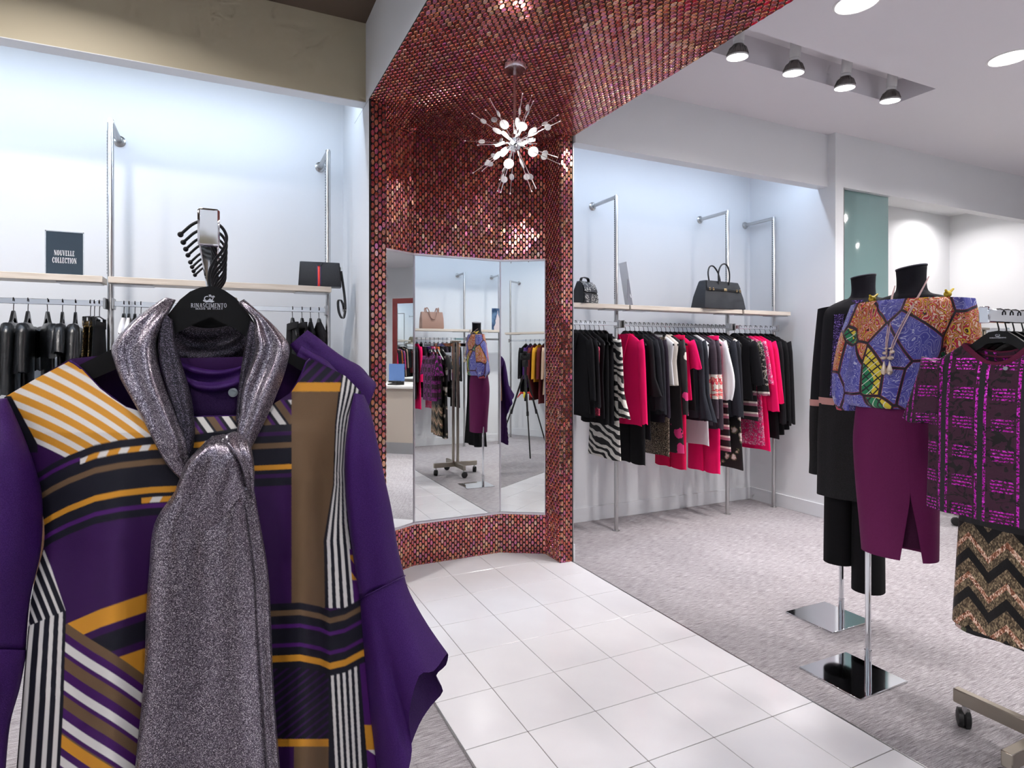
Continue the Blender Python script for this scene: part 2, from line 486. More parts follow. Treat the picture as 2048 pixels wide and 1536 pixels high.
# niche facets and pillars
YN = 3.663
FA, FB, FC_, FD = Vector((0.905, 3.525, 0)), Vector((1.19, YN, 0)), Vector((1.835, YN, 0)), Vector((2.116, 3.507, 0))
MZ0, MZ1 = 0.295, 2.072
def wall_facet(name, A, B, z0, z1, label):
    U = (B - A).normalized(); N = Vector((U.y, -U.x, 0)); w_ = (B - A).length
    g_ = MB(); P = [A, B, B - N*0.03, A - N*0.03]
    g_.rings([[(p.x, p.y, z0) for p in P], [(p.x, p.y, z1) for p in P]])
    o = struct(name, g_, M_BLACKGROUT, label=label)
    return o, U, N, w_
for nm, A, B in (('left', FA, FB), ('centre', FB, FC_), ('right', FC_, FD)):
    o, U, N, w_ = wall_facet('wall_niche_%s_facet' % nm, A, B, 0.0, ZS, 'red mosaic niche wall, %s facet' % nm)
    o0 = A + N*0.0006
    fs = fld(o0 + vz*(MZ1+0.004), U, vz, N, w_, ZS-MZ1-0.004) + fld(o0, U, vz, N, w_, MZ0-0.012)
    build_mosaic(o, fs)
    # strips beside the mirrors
# pillars
pl = struct('wall_pillar_left', MB().box(XL+0.008, 0.905, 3.309, 3.525, 0, ZS), M_BLACKGROUT, label='narrow red mosaic pillar left of mirrors')
build_mosaic(pl, fld(Vector((XL+0.010, 3.3084, 0)), vx, vz, -vy, 0.905-XL-0.012, ZS) + fld(Vector((0.9056, 3.309, 0)), vy, vz, vx, 0.21, ZS))
pr_ = struct('wall_pillar_right', MB().box(2.116, XR-0.006, 3.309, 3.525, 0, ZS), M_BLACKGROUT, label='narrow red mosaic pillar right of mirrors')
build_mosaic(pr_, fld(Vector((2.1154, 3.522, 0)), -vy, vz, -vx, 0.212, ZS) + fld(Vector((2.117, 3.3084, 0)), vx, vz, -vy, XR-2.117-0.008, ZS))
trim(MB().box(XR-0.006, XR+0.001, 3.3015, 3.308, 0, ZS), M_STEEL, 'metal edge of right mosaic pillar')
trim(MB().box(XL-0.001, XL+0.008, 3.3015, 3.308, 0, ZS), M_BLACKGROUT, 'dark edge of left mosaic pillar')

# mirrors
M_FRAME = mat('pale_anodised_frame', (206,202,210), 0.3, 0.6)
for lab, A, B in (('narrow left mirror of the mosaic niche', FA, FB), ('wide centre mirror of the mosaic niche', FB, FC_), ('narrow right mirror of the mosaic niche', FC_, FD)):
    U = (B - A).normalized(); N = Vector((U.y, -U.x, 0)); w_ = (B - A).length
    ang = math.atan2(U.y, U.x)
    t_ = thing('wall_mirror', lab, 'mirror', (A + N*0.006)[:], ang, 'mirrors of the mosaic niche')
    obj('glass', MB().box(0.006, w_-0.006, -0.004, 0.002, MZ0, MZ1), M_MIRROR, t_)
    for x0, x1 in ((0.001, 0.007), (w_-0.007, w_-0.001)):
        obj('frame', MB().box(x0, x1, -0.010, 0.003, MZ0-0.012, MZ1+0.012), M_FRAME, t_)
    for z0, z1 in ((MZ0-0.012, MZ0+0.001), (MZ1, MZ1+0.012)):
        obj('frame', MB().box(0.001, w_-0.001, -0.013, 0.003, z0, z1), M_FRAME, t_)
# ================================================================== LIGHTS OF THE SHOP
M_LENS = emit('lit_opal_lens', COL_DOWN, 9.0)
M_RIM = mat('white_metal_rim', (235,235,235), 0.4)
def downlight(x, y, z, label, k=1.0):
    t_ = thing('ceiling_downlight', label, 'downlight', (x, y, z), 0, 'recessed ceiling downlights')
    obj('rim', MB().lathe([(0.098, 0.0), (0.102, -0.004), (0.112, -0.003), (0.114, 0.0)], 32, caps=False), M_RIM, t_)
    obj('lens', MB().lathe([(0.098, 0.001), (0.098, -0.0005)], 32), M_LENS, t_)
    lamp('AREA', 'light', t_, (0, 0, -0.0015), (0, 0, 0), LAMP_DOWN*k, COL_DOWN, shape='DISK', size=0.194, spread=math.radians(150))
for i, (x, y, lab) in enumerate([
        (4.60, 1.965, 'round recessed downlight at the right picture edge'), (3.13, 1.985, 'round recessed downlight cut by the upper picture edge'),
        (6.06, 1.965, 'recessed downlight beyond the right edge, nearer the counter'), (3.13, 0.50, 'recessed downlight above the right clothes stand'),
        (4.60, 0.50, 'recessed downlight behind the right clothes stand'), (6.06, 0.50, 'recessed downlight before the counter end'),
        (7.50, 1.40, 'recessed downlight furthest to the right')]):
    downlight(x, y, ZC, lab)
for i, (x, y, lab) in enumerate([
        (-0.75, 2.45, 'recessed downlight in the taupe ceiling before left bay'), (-1.9, 2.0, 'recessed downlight far left in taupe ceiling'),
        (-0.75, -0.15, 'unseen downlight added behind the camera to light the dress'), (0.35, -0.75, 'unseen downlight added near the aisle to light the dress'),  # two unseen lamps added behind the camera to light the dress front
        (-2.0, 0.2, 'recessed downlight in taupe ceiling by the left wall')]):
    downlight(x, y, ZCL, lab, 1.6 if y > 1 else 0.72)
# far room ceiling lamps
for x, lab in ((6.0, 'downlight in the far room left'), (7.5, 'downlight in the far room right')):
    downlight(x, 3.68, 3.1, lab, 0.6)
# cove tubes behind the headers
M_TUBE = mat('fluorescent_tube', (245,245,248), 0.4)
for x0, x1, y, z, lab in ((-3.1, 0.70, 3.53, 3.10, 'fluorescent tube hidden behind the beige bulkhead'), (2.35, 4.65, 3.43, 3.06, 'fluorescent tube hidden behind the white bulkhead'),
                          (1.85, 6.2, -0.53, 3.06, 'fluorescent tube hidden behind the bulkhead behind camera')):
    t_ = thing('cove_tube', lab, 'light tube', ((x0+x1)/2, y, z), 0, 'tubes in the coves')
    h_ = (x1-x0)/2
    obj('tube', MB().tube([(-h_, 0, 0), (h_, 0, 0)], 0.016, 10), M_TUBE, t_)
    lamp('AREA', 'light', t_, (0, 0.0, -0.018), ((0.5 if y > 0 else -0.5), 0, 0), LAMP_COVE*2*h_*(1.2 if x0 < 0 else 1.0), COL_COVE, shape='RECTANGLE', size=2*h_-0.06, size_y=0.03)
    obj('batten', MB().box(-h_, h_, -0.03, 0.03, 0.03, 0.06), M_RIM, t_)
    for e in (-h_+0.01, h_-0.01):
        obj('end_cap', MB().box(e-0.012, e+0.012, -0.02, 0.02, -0.02, 0.03), M_RIM, t_)
t_ = thing('cove_tube', 'fluorescent tube in the left bay behind the camera', 'light tube', (-0.9, -1.2, 3.2), 0, 'tubes in the coves')
obj('tube', MB().tube([(-2.2, 0, 0), (2.2, 0, 0)], 0.016, 10), M_TUBE, t_)
lamp('AREA', 'light', t_, (0, 0, -0.018), (-0.5, 0, 0), LAMP_COVE*4.4, COL_COVE, shape='RECTANGLE', size=4.3, size_y=0.03)
obj('batten', MB().box(-2.2, 2.2, -0.03, 0.03, 0.03, 0.06), M_RIM, t_)

# track spots in the slot
M_FIN = mat('grey_lamp_fins', (128,122,120), 0.45, 0.3)
def spot(x, y, lab):
    t_ = thing('track_spot', lab, 'spotlight', (x, y, RZ), 0, 'spot lamps in the ceiling slot')
    obj('mount', MB().rbox(-0.03, 0.03, -0.03, 0.03, -0.012, 0.0, 0.003), M_RIM, t_)
    ax = Vector((0.0, -0.10, 0.99))
    base = Vector((0, 0.0, -0.02))
    obj('arm', MB().tube([(0.0, 0.0, -0.005), (-0.012, -0.002, -0.05)], 0.008, 8), M_WIRE, t_)
    obj('neck', MB().lathe([(0.030, 0.0), (0.032, -0.012), (0.032, -0.105), (0.028, -0.112)], 18, base, ax), M_RIM, t_)
    obj('collar', MB().lathe([(0.027, -0.112), (0.031, -0.117), (0.031, -0.133)], 18, base, ax), M_RIM, t_)
    prof = [(0.026, -0.133), (0.036, -0.142), (0.052, -0.165), (0.060, -0.190), (0.061, -0.200)]
    hd = obj('housing', MB().lathe(prof, 24, base, ax), M_FIN, t_)
    fm = MB()
    e1 = ax.orthogonal().normalized(); e2 = ax.normalized().cross(e1); A = ax.normalized()
    for k in range(24):
        d = e1*math.cos(2*PI*k/24) + e2*math.sin(2*PI*k/24); q = A.cross(d)*0.0012
        pts = [(0.024, -0.133), (0.050, -0.155), (0.0635, -0.190), (0.061, -0.198), (0.034, -0.145)]
        P = [base + d*r + A*z for r, z in pts]
        fm.rings([[p - q for p in P], [p + q for p in P]])
    f_ = obj('fins', fm, M_FIN, hd, 0); f_['kind'] = 'stuff'
    obj('rim', MB().lathe([(0.0615, -0.199), (0.064, -0.202), (0.064, -0.208), (0.0605, -0.209)], 24, base, ax, False), M_RIM, t_)
    obj('lens', MB().lathe([(0.060, -0.206), (0.060, -0.2085)], 24, base, ax), M_LENS, t_)
    lamp('AREA', 'light', t_, base - A*0.2095, ax.to_track_quat('Z', 'Y').to_euler(), LAMP_SPOT, (1.0, 0.95, 0.97), shape='DISK', size=0.118, spread=math.radians(75))
for x, lab in ((2.92, 'finned spot lamp half hidden by the mosaic soffit'), (3.42, 'finned spot lamp second from the soffit'), (3.93, 'finned spot lamp third from the soffit'), (4.43, 'finned spot lamp at the right end of the slot')):
    spot(x, 2.555, lab)
# ================================================================== WALL FIXTURES
def post(x, y, ywall, label, ztop=2.69):
    t_ = thing('display_post', label, 'post', (x, y, 0), 0, 'steel display posts')
    d = ywall - y; sg = 1 if d > 0 else -1
    obj('upright', MB().tube([(0, 0, 0.0), (0, 0, ztop - 0.016), (0, 0.006*sg, ztop - 0.004)], 0.0165, 14), M_STEEL, t_)
    obj('wall_arm', MB().tube([(0, -0.010*sg, ztop - 0.014), (0, d, ztop - 0.014)], 0.0155, 14), M_STEEL, t_)
    obj('wall_flange', MB().lathe([(0.034, 0.0), (0.034, 0.006), (0.022, 0.012), (0.021, 0.024)], 20, (0, d, ztop - 0.014), (0, -sg, 0)), M_STEEL, t_)
    obj('foot_flange', MB().lathe([(0.028, 0.0), (0.028, 0.006), (0.018, 0.010)], 20), M_STEEL, t_)
    sl = MB()
    for k in range(46):
        z = 1.86 + k*0.0175
        sl.box(-0.0178, -0.0150, -0.003, 0.003, z, z + 0.0105)
    s_ = obj('slot_row', sl, M_DARKSLOT, t_, 0); s_['kind'] = 'stuff'
    return t_
def shelf(x0, x1, y0, y1, label, z=1.797, notch=()):
    t_ = thing('wall_shelf', label, 'shelf', ((x0+x1)/2, (y0+y1)/2, z), 0, 'pale wood wall shelves')
    hx, hy = (x1-x0)/2, (y1-y0)/2
    obj('shelf_board', MB().rbox(-hx, hx, -hy, hy, -0.034, 0, 0.002, 1), M_SHELF, t_)
    for e in (-hx + 0.11, hx - 0.11):
        obj('bracket', MB().rbox(e-0.10, e+0.10, -hy+0.02, hy-0.02, -0.041, -0.034, 0.002, 1), M_STEEL, t_)
    return t_
def rail(x0, x1, y, label, z=1.655):
    t_ = thing('hanging_rail', label, 'rail', ((x0+x1)/2, y, z), 0, 'flat chrome hanging rails')
    h = (x1-x0)/2
    obj('bar', MB().rbox(-h, h, -0.006, 0.006, -0.015, 0.015, 0.002, 1), M_CHROME, t_)
    for e in (-h, h):
        obj('bracket', MB().rbox(e-0.006, e+0.006, -0.02, 0.05, -0.03, 0.03, 0.002, 1), M_STEEL, t_)
    return t_
def clear_plate(x, y, z, label):
    t_ = obj('bracket_plate', MB().rbox(x-0.045, x+0.045, y-0.005, y+0.0, z-0.05, z+0.012, 0.012, 3), M_PLASTIC)
    return t_
PY = 3.75
SZL, RZL = 1.828, 1.691
post(2.92, PY, YB, 'steel post between pink jacket and zebra dress')
post(4.13, PY, YB, 'steel post below the black handbag')
post(4.715, PY, YB, 'steel post in the right bay corner')
post(-0.55, PY, YB, 'steel post right of the collection sign', 2.724)
post(0.645, PY, YB, 'steel post behind the red-striped bag', 2.724)
post(-1.80, PY, YB, 'steel post at the left picture edge', 2.724)
shelf(2.23, 2.912, 3.58, 3.72, 'pale wood shelf under the snakeskin bag')
shelf(2.928, 4.118, 3.58, 3.72, 'long pale wood shelf under the black handbag')
shelf(4.142, 4.72, 3.58, 3.72, 'short empty pale wood shelf in the corner')
shelf(-1.79, -0.562, 3.58, 3.72, 'pale wood shelf under the collection sign', z=SZL)
shelf(-0.538, 0.637, 3.58, 3.72, 'pale wood shelf under the red-striped bag', z=SZL)
RAILY = 3.700
rail(2.23, 2.900, RAILY, 'chrome rail between niche and first right post')
rail(2.945, 4.110, RAILY, 'chrome rail between the two right bay posts')
rail(4.150, 4.695, RAILY, 'chrome rail in the right bay corner')
rail(-1.78, -0.570, RAILY, 'chrome rail holding the leather tops', z=RZL)
rail(-0.530, 0.625, RAILY, 'chrome rail behind the foreground dress', z=RZL)
# behind the camera (seen in the mirrors)
for x, lab in ((3.48, 'steel post reflected in the centre mirror'), (4.08, 'steel post reflected at the centre mirror edge'), (2.05, 'steel post behind the camera by the wall return'), (5.6, 'steel post behind the camera far right')):
    post(x, -0.87, -1.15, lab)
for x, lab in ((0.17, 'steel post reflected in the right mirror'), (-1.05, 'steel post behind the camera left')):
    post(x, -1.40, -1.70, lab)
shelf(2.06, 3.47, -0.84, -0.66, 'shelf holding the brown tote')
shelf(3.49, 4.07, -0.84, -0.66, 'shelf behind the reflected mannequin')
shelf(4.09, 5.59, -0.84, -0.66, 'shelf behind the camera far right')
shelf(-1.04, 0.16, -1.37, -1.19, 'shelf holding the olive bag', z=1.79)
shelf(0.18, 1.50, -1.37, -1.19, 'shelf right of the olive bag', z=1.86)
rail(2.07, 3.46, -0.82, 'chrome rail under the brown tote')
rail(3.50, 4.06, -0.82, 'chrome rail behind the reflected mannequin')
rail(-1.03, 0.15, -1.35, 'chrome rail reflected in the right mirror')

# ------------------------------------------------------------------ four-way clothes stand
def caster(parent, x, y, a):
    c_ = obj('caster', MB().tube([(x, y, 0.085), (x, y, 0.05)], 0.008, 8), M_STEEL, parent)
    d = Vector((math.cos(a), math.sin(a), 0))
    obj('wheel', MB().lathe([(0.018, -0.022), (0.033, -0.018), (0.0345, -0.004), (0.030, 0.0), (0.0345, 0.004), (0.033, 0.018), (0.018, 0.022)], 18, (x + d.y*0.012, y - d.x*0.012, 0.0345), d), M_BLACKPL, c_)
def stand(x, y, label, arms, ztop=1.50, L=0.275):
    """arms: list of (direction angle, length, height)"""
    t_ = thing('clothes_stand', label, 'clothes rack', (x, y, 0), 0, 'four-way clothes stands')
    def bar(name, p, q, w_, h, m, par, r=0.003):
        p, q = Vector(p), Vector(q); d = q - p; l = d.length
        mb = MB().rbox(-h/2, h/2, -w_/2, w_/2, 0, l, r, 1)
        d.normalize()
        X = Vector((0, 0, 1)) if abs(d.z) < 0.9 else Vector((1, 0, 0))
        Yv = d.cross(X).normalized(); X = Yv.cross(d)
        M = Matrix((X, Yv, d)).transposed().to_4x4(); M.translation = p
        return obj(name, mb.xform(M), m, par)
    bar('base_bar', (-L, 0, 0.115), (L, 0, 0.115), 0.032, 0.052, M_NICKEL, t_)
    bar('base_bar', (0, -L, 0.1155), (0, L, 0.1155), 0.032, 0.052, M_NICKEL, t_)
    for k in range(4):
        a = k*PI/2
        caster(t_, (L-0.03)*math.cos(a), (L-0.03)*math.sin(a), a + 0.6)
    for s_ in (-0.028, 0.028):
        bar('upright', (s_, 0, 0.13), (s_, 0, ztop), 0.028, 0.028, M_NICKEL, t_)
    obj('top_cap', MB().rbox(-0.06, 0.06, -0.03, 0.03, ztop, ztop+0.02, 0.004), M_NICKEL, t_)
    for ang, ln, z in arms:
        d = Vector((math.cos(ang), math.sin(ang), 0))
        bar('riser', (d.x*0.042, d.y*0.042, ztop - 0.45), (d.x*0.042, d.y*0.042, z), 0.022, 0.022, M_CHROME, t_)
        a_ = bar('arm', (d.x*0.03, d.y*0.03, z), (d.x*(ln), d.y*(ln), z), 0.026, 0.040, M_CHROME, t_)
        e = d*(ln + 0.002)
        bar('end_cap', (e.x - d.x*0.004, e.y - d.y*0.004, z + 0.003), (e.x + d.x*0.004, e.y + d.y*0.004, z + 0.003), 0.028, 0.052, M_CHROME, a_)
    return t_
STX, STY, STZ = 2.575, 0.990, 1.530
stand(STX, STY, 'satin nickel four-way stand on casters holding the sequin top', [(PI, 0.40, STZ), (0, 0.40, STZ), (-PI/2, 0.34, 1.42)], 1.56)
LTX, LTY, LTZ = -0.012, 1.72, 1.580
stand(LTX, LTY, 'clothes stand hidden behind the striped dress', [(-PI/2, 0.85, LTZ), (PI/2, 0.35, 1.40)], 1.545, 0.30)
stand(5.93, 2.72, 'distant clothes stand partly hidden behind the sequin top', [(PI, 0.42, 1.62), (0, 0.42, 1.62)], 1.62, 0.38)
# ================================================================== HANGERS AND HANGING CLOTHES
def hook_path(r=0.017, z0=-0.002, stem=-0.085):
    pts = [(0, 0, stem), (0, 0, stem + 0.025), (0.004, 0, -0.040), (0.012, 0, -0.030)]
    for k in range(9):
        a = -0.7 + k*(PI + 0.9)/8
        pts.append((r*math.cos(a), 0, z0 - 0.012 + r*math.sin(a)))
    return pts
def hanger_mesh(w_=0.185, thick=0.006, drop=0.0):
    def arm(x, k=0.0):
        return float(np.interp(abs(x), [0, 0.024, 0.045, w_*0.45, w_*0.75, w_], [-0.066, -0.070, -0.086, -0.118 - drop*0.3, -0.146 - drop*0.65, -0.172 - drop]))
    xs_ = [-w_, -w_*0.75, -w_*0.45, -0.045, -0.024, 0, 0.024, 0.045, w_*0.45, w_*0.75, w_]
    top = [(x, arm(x)) for x in xs_]
    bot = [(w_ + 0.004, arm(w_) - 0.016)] + [(x, arm(x) - (0.020 + 0.016*(1 - abs(x)/w_))) for x in (w_*0.75, w_*0.45, 0.03, 0, -0.03, -w_*0.45, -w_*0.75)] + [(-w_ - 0.004, arm(w_) - 0.016)]
    return MB().extrude(top + bot, lambda a, b, d: (a, d, b), -thick, thick).mesh('arms', 30)
ME_ARMS = hanger_mesh(); ME_ARMS.materials.append(M_HANGER)
ME_ARMS_STEEP = hanger_mesh(0.195, 0.006, 0.022); ME_ARMS_STEEP.materials.append(M_HANGER)
ME_HOOK = MB().tube(hook_path(), 0.0021, 6).mesh('hook', 60); ME_HOOK.materials.append(M_WIRE)
ME_CLIPBAR = MB().tube([(-0.15, 0, -0.10), (0, 0, -0.088), (0.15, 0, -0.10)], 0.004, 6).mesh('arms', 60); ME_CLIPBAR.materials.append(M_WIRE)
ME_CLIP = MB().rbox(-0.010, 0.010, -0.008, 0.008, -0.140, -0.096, 0.002, 1).mesh('clip', 30); ME_CLIP.materials.append(M_BLACKPL)
def hanger(loc, rz, label, group, clip=False, steep=False):
    t_ = thing('clothes_hanger', label, 'hanger', loc, rz, group)
    link(bpy.data.objects.new('hook', ME_HOOK), t_)
    link(bpy.data.objects.new('arms', ME_CLIPBAR if clip else ME_ARMS_STEEP if steep else ME_ARMS), t_)
    if clip:
        for x in (-0.13, 0.13):
            c_ = link(bpy.data.objects.new('clip', ME_CLIP), t_); c_.location = (x, 0, 0)
    return t_
def sg(x, p): return math.copysign(abs(x)**p, x)
def body_rings(zs, ws, bs, ph, amp, nf, n=32, cx=None):
    rr = []
    for i, (z, a, b) in enumerate(zip(zs, ws, bs)):
        k = i/(len(zs)-1)
        ring = []
        for j in range(n):
            th = 2*PI*j/n
            x = a*sg(math.cos(th), 0.85)
            y = b*sg(math.sin(th), 0.8) + amp*k*k*math.sin(nf*x/max(a,0.01)*2.2 + ph + 0.6*k)*abs(math.sin(th))
            ring.append((x + (cx[i] if cx else 0), y, z + (0.004*k*math.sin(3*th + ph))))
        rr.append(ring)
    return rr
def sleeve_rings(side, zs, xs, rx, ry, ph, n=14, amp=0.0):
    rr = []
    for i, z in enumerate(zs):
        k = i/(len(zs)-1)
        rr.append([(side*(xs[i] + rx[i]*math.cos(2*PI*j/n)), ry[i]*math.sin(2*PI*j/n) + amp*k*k*math.sin(5*2*PI*j/n + ph),
                    z + (0.02*math.cos(2*PI*j/n) if i == 0 else 0.006*k*math.sin(3*2*PI*j/n + ph))) for j in range(n)])
    return rr
def interp(z, tab):
    return float(np.interp(z, [t[0] for t in tab], [t[1] for t in tab]))
def garment(name, label, cat, loc, rz, group, m, length, kind='top', sleeve=None, sl_len=0.5, w_=0.195, flare=1.05, thick=0.034, amp=0.012, nf=3, m_sl=None, collar=None, buttons=0, band=None, seed=0, flat=0.04, neck=0.062):
    """hangs from loc (rail top); length = drop from rail to hem"""
    t_ = thing(name, label, cat, loc, rz, group)
    rnd = random.Random(seed*17 + 3); ph = rnd.uniform(0, 6.28)
    m_sl = m_sl or m
    if kind in ('top', 'strappy'):
        zt = (-0.093 - (neck - 0.062)*0.55) if kind == 'top' else -0.19
        zs0 = -0.165 if kind == 'top' else -0.21
        ta = [(0, neck if kind == 'top' else 0.15), (0.5, (neck if kind == 'top' else 0.15)*0.5 + w_*0.55), (1.0, w_)]
        zs = [zt + (zs0 - zt)*k/4 for k in range(5)] + [zs0 + (-length - zs0)*k/12 for k in range(1, 13)]
        ws, bs = [], []
        for i, z in enumerate(zs):
            if i <= 4:
                q = i/4
                ws.append(interp(q, ta)); bs.append(0.010 + 0.012*q)
            else:
                q = (i-4)/12
                ws.append(w_*interp(q, [(0, 1), (0.15, 0.98), (0.45, 0.90 if kind == 'top' else 0.95), (1, flare)]))
                bs.append(interp(q, [(0, 0.022), (0.3, thick), (1, thick*1.05)]))
        obj('body', MB().rings(body_rings(zs, ws, bs, ph, amp, nf), False, False), m, t_, 180)
        if sleeve:
            for s_ in (-1, 1):
                sx = 0.012*rnd.uniform(0.5, 1.5)
                end = -0.15 - sl_len
                ns = 9
                zz = [-0.158 + (end + 0.158)*k/ns for k in range(ns+1)]
                xs = [w_ - 0.022 + 0.05*(k/ns)**0.8 + (sx if k else 0) for k in range(ns+1)]
                if sleeve == 'long': rx = [0.040 - 0.010*(k/ns) for k in range(ns+1)]; am = 0.003
                elif sleeve == 'wide': rx = [0.042 + 0.012*(k/ns) for k in range(ns+1)]; am = 0.006
                elif sleeve == 'bell': rx = [0.036 - 0.006*min(1, k/6) + (0.040*((k-6)/3)**1.0 if k > 6 else 0) for k in range(ns+1)]; am = 0.020
                elif sleeve == 'puff': rx = [0.034 + 0.030*math.sin(PI*min(1, k/ns)**1.5) for k in range(ns+1)]; am = 0.010
                else: rx = [0.046 + 0.012*(k/ns) for k in range(ns+1)]; am = 0.006
                ry = [min(r*0.85, 0.028 + 0.012*(k/ns), flat) for k, r in enumerate(rx)]; am = min(am, flat*0.45)
                xs = [x + (r - 0.036)*0.5 for x, r in zip(xs, rx)]
                so = obj('sleeve', MB().rings(sleeve_rings(s_, zz, xs, rx, ry, ph + s_, amp=am), True, False), m_sl, t_, 180)
                if band and sleeve in ('long', 'wide'):
                    kk = ns
                    obj('cuff', MB().rings(sleeve_rings(s_, [end + 0.055, end - 0.002], [xs[kk]]*2, [rx[kk]*1.10]*2, [ry[kk]*1.15]*2, 0, amp=0), False, False), band, so, 180)
                if buttons and s_ == -1:
                    for q in range(3):
                        obj('button', MB().lathe([(0.0075, -0.002), (0.0075, 0.002), (0.003, 0.003)], 10, (s_*(xs[ns] - 0.012 + 0.016*q - 0.004), ry[ns] + 0.004, end + 0.03), (0, 1, 0)), M_BUTTON, so)
        if collar == 'stand':
            obj('collar', MB().rings([[(0.064*math.cos(2*PI*j/20), 0.026*math.sin(2*PI*j/20), z) for j in range(20)] for z in (-0.115, -0.085)], False, False), m, t_, 180)
        elif collar == 'lapel':
            for s_ in (-1, 1):
                pts = [(0.0, -0.34), (0.055, -0.16), (0.075, -0.105), (0.045, -0.092), (0.025, -0.13)]
                for f_ in (-1, 1):
                    obj('lapel', MB().extrude([(s_*a, b) for a, b in pts], lambda a, b, d: (a, f_*(0.022 + 0.30*max(0, -0.10-b)*0.06 + d), b), 0.004, 0.010), m, t_)
    elif kind == 'pants':
        # trousers folded over / clipped: two flat legs with a crease
        for s_ in (-1, 1):
            zs = [-0.115 + (-length + 0.115)*k/10 for k in range(11)]
            wl = [w_*0.46*interp(k/10, [(0, 0.95), (0.25, 1.05), (1, flare)]) for k in range(11)]
            rr = body_rings(zs, wl, [0.010 + 0.010*min(1, k/3) for k in range(11)], ph + s_, 0.005, 2, 20, [s_*(w_*0.46 + 0.005) for _ in range(11)])
            rr = [[(x, y + s_*0.004*(1 + 0.5*i/10), z) for x, y, z in r] for i, r in enumerate(rr)]
            obj('trouser_leg', MB().rings(rr, True, False), m, t_, 180)
        obj('waistband', MB().rings(body_rings([-0.100, -0.140], [w_*0.95]*2, [0.018]*2, 0, 0, 1), True, False), m, t_, 180)
    elif kind == 'skirt':
        zs = [-0.13 + (-length + 0.13)*k/12 for k in range(13)]
        ws = [w_*interp(k/12, [(0, 0.78), (0.25, 1.0), (1, flare)]) for k in range(13)]
        obj('body', MB().rings(body_rings(zs, ws, [thick*(0.5 + 0.5*min(1, k/4)) for k in range(13)], ph, amp*0.6, nf), False, False), m, t_, 180)
        obj('waistband', MB().rings(body_rings([-0.118, -0.150], [w_*0.79]*2, [0.015]*2, 0, 0, 1), True, False), band or m, t_, 180)
    return t_

# ------------------------------------------------------------------ cloth materials
def weave(t, k=0.15, sc_=700.0):
    t.put(t.b('Normal'), t.bump(t.noise(t.coord('Object'), sc_, 1), k, 0.002))
def cloth(name, col, rough=0.9, sheen=0.0):
    def fn(t):
        v = t.coord('Object'); n_ = t.noise(v, 900.0, 1)
        c1 = lin(tuple(max(0, x-8) for x in col)); c2 = lin(tuple(min(255, x+8) for x in col))
        t.put(t.b('Base Color'), t.ramp(n_, [(0.35, c1), (0.65, c2)]))
        t.b('Sheen Weight').default_value = sheen
        t.b('Specular IOR Level').default_value = 0.25
        weave(t)
    return mat(name, col, rough, fn=fn)
M_BUTTON = mat('black_button', (14,14,16), 0.25)
BLACK = cloth('black_cloth', (14,14,17)); BLACK2 = cloth('soft_black_crepe', (20,19,23)); CHAR = cloth('charcoal_wool', (34,35,41)); SLATE = cloth('slate_cloth', (42,44,52))
AUBER = cloth('aubergine_knit', (40,32,44)); PINK = cloth('hot_pink_crepe', (236,12,96)); PINK2 = cloth('crimson_pink_trouser_cloth', (206,8,72)); WHITEC = cloth('white_cotton', (226,226,230)); CREAMC = cloth('cream_cloth', (222,214,204))
def leather(t):
    v = t.coord('Object')
    t.put(t.b('Normal'), t.bump(t.noise(v, 30.0, 4, 0.6), 0.35, 0.012))
LEATHER = mat('black_leather', (20,22,25), 0.28, fn=leather)
def zebra(t):
    v = t.coord('Object', (1.0, 1.0, 1.6), rot=(0, 0.5, 0))
    f = t.wave(v, 3.6, 8.5, 1.3, 'Z')
    t.put(t.b('Base Color'), t.ramp(f, [(0.47, lin((20,20,22))), (0.53, lin((222,218,210)))])); weave(t)
ZEBRA = mat('zebra_print', rough=0.7, fn=zebra)
def floral_bw(t):
    v = t.coord('Object')
    cell = t.voro(v, 11.0); n_ = t.noise(v, 34.0, 2)
    f = t.math('ADD', cell, t.math('MULTIPLY', t.math('SUBTRACT', n_, 0.5), 0.45))
    base = t.ramp(f, [(0.16, lin((236,228,220))), (0.25, lin((200,170,165))), (0.32, lin((96,98,70))), (0.38, lin((22,20,22)))], 'CONSTANT')
    t.put(t.b('Base Color'), base); weave(t)
FLORAL = mat('white_roses_on_black_print', rough=0.6, fn=floral_bw)
def pinkflower(t):
    v = t.coord('Object')
    cell = t.voro(v, 6.0); n_ = t.noise(v, 16.0, 2)
    f = t.math('ADD', cell, t.math('MULTIPLY', t.math('SUBTRACT', n_, 0.5), 0.5))
    z = t.xyz(v)[2]
    pinkc = t.mix(t.greater(t.math('ADD', z, t.math('MULTIPLY', n_, 0.3)), -0.22), lin((226,58,128)), lin((228,222,212)))
    t.put(t.b('Base Color'), t.mix(t.less(f, 0.30), lin((32,28,32)), pinkc)); weave(t)
PINKFLOWER = mat('pink_flowers_on_black_print', rough=0.6, fn=pinkflower)
def pinksequin(t):
    v = t.coord('Object')
    c_ = t.voro(v, 330.0, out='Color'); k = t.xyz(c_)[0]
    t.put(t.b('Base Color'), t.ramp(k, [(0.2, lin((120,6,50))), (0.6, lin((236,30,96))), (0.95, lin((255,170,180)))]))
    t.b('Metallic').default_value = 0.6; t.b('Roughness').default_value = 0.3
    nb = t.n('ShaderNodeBump'); t.put(nb.inputs['Height'], k); nb.inputs['Strength'].default_value = 0.6; nb.inputs['Distance'].default_value = 0.003
    t.put(t.b('Normal'), nb.outputs[0])
PINKSEQ = mat('pink_sequins', rough=0.3, fn=pinksequin)
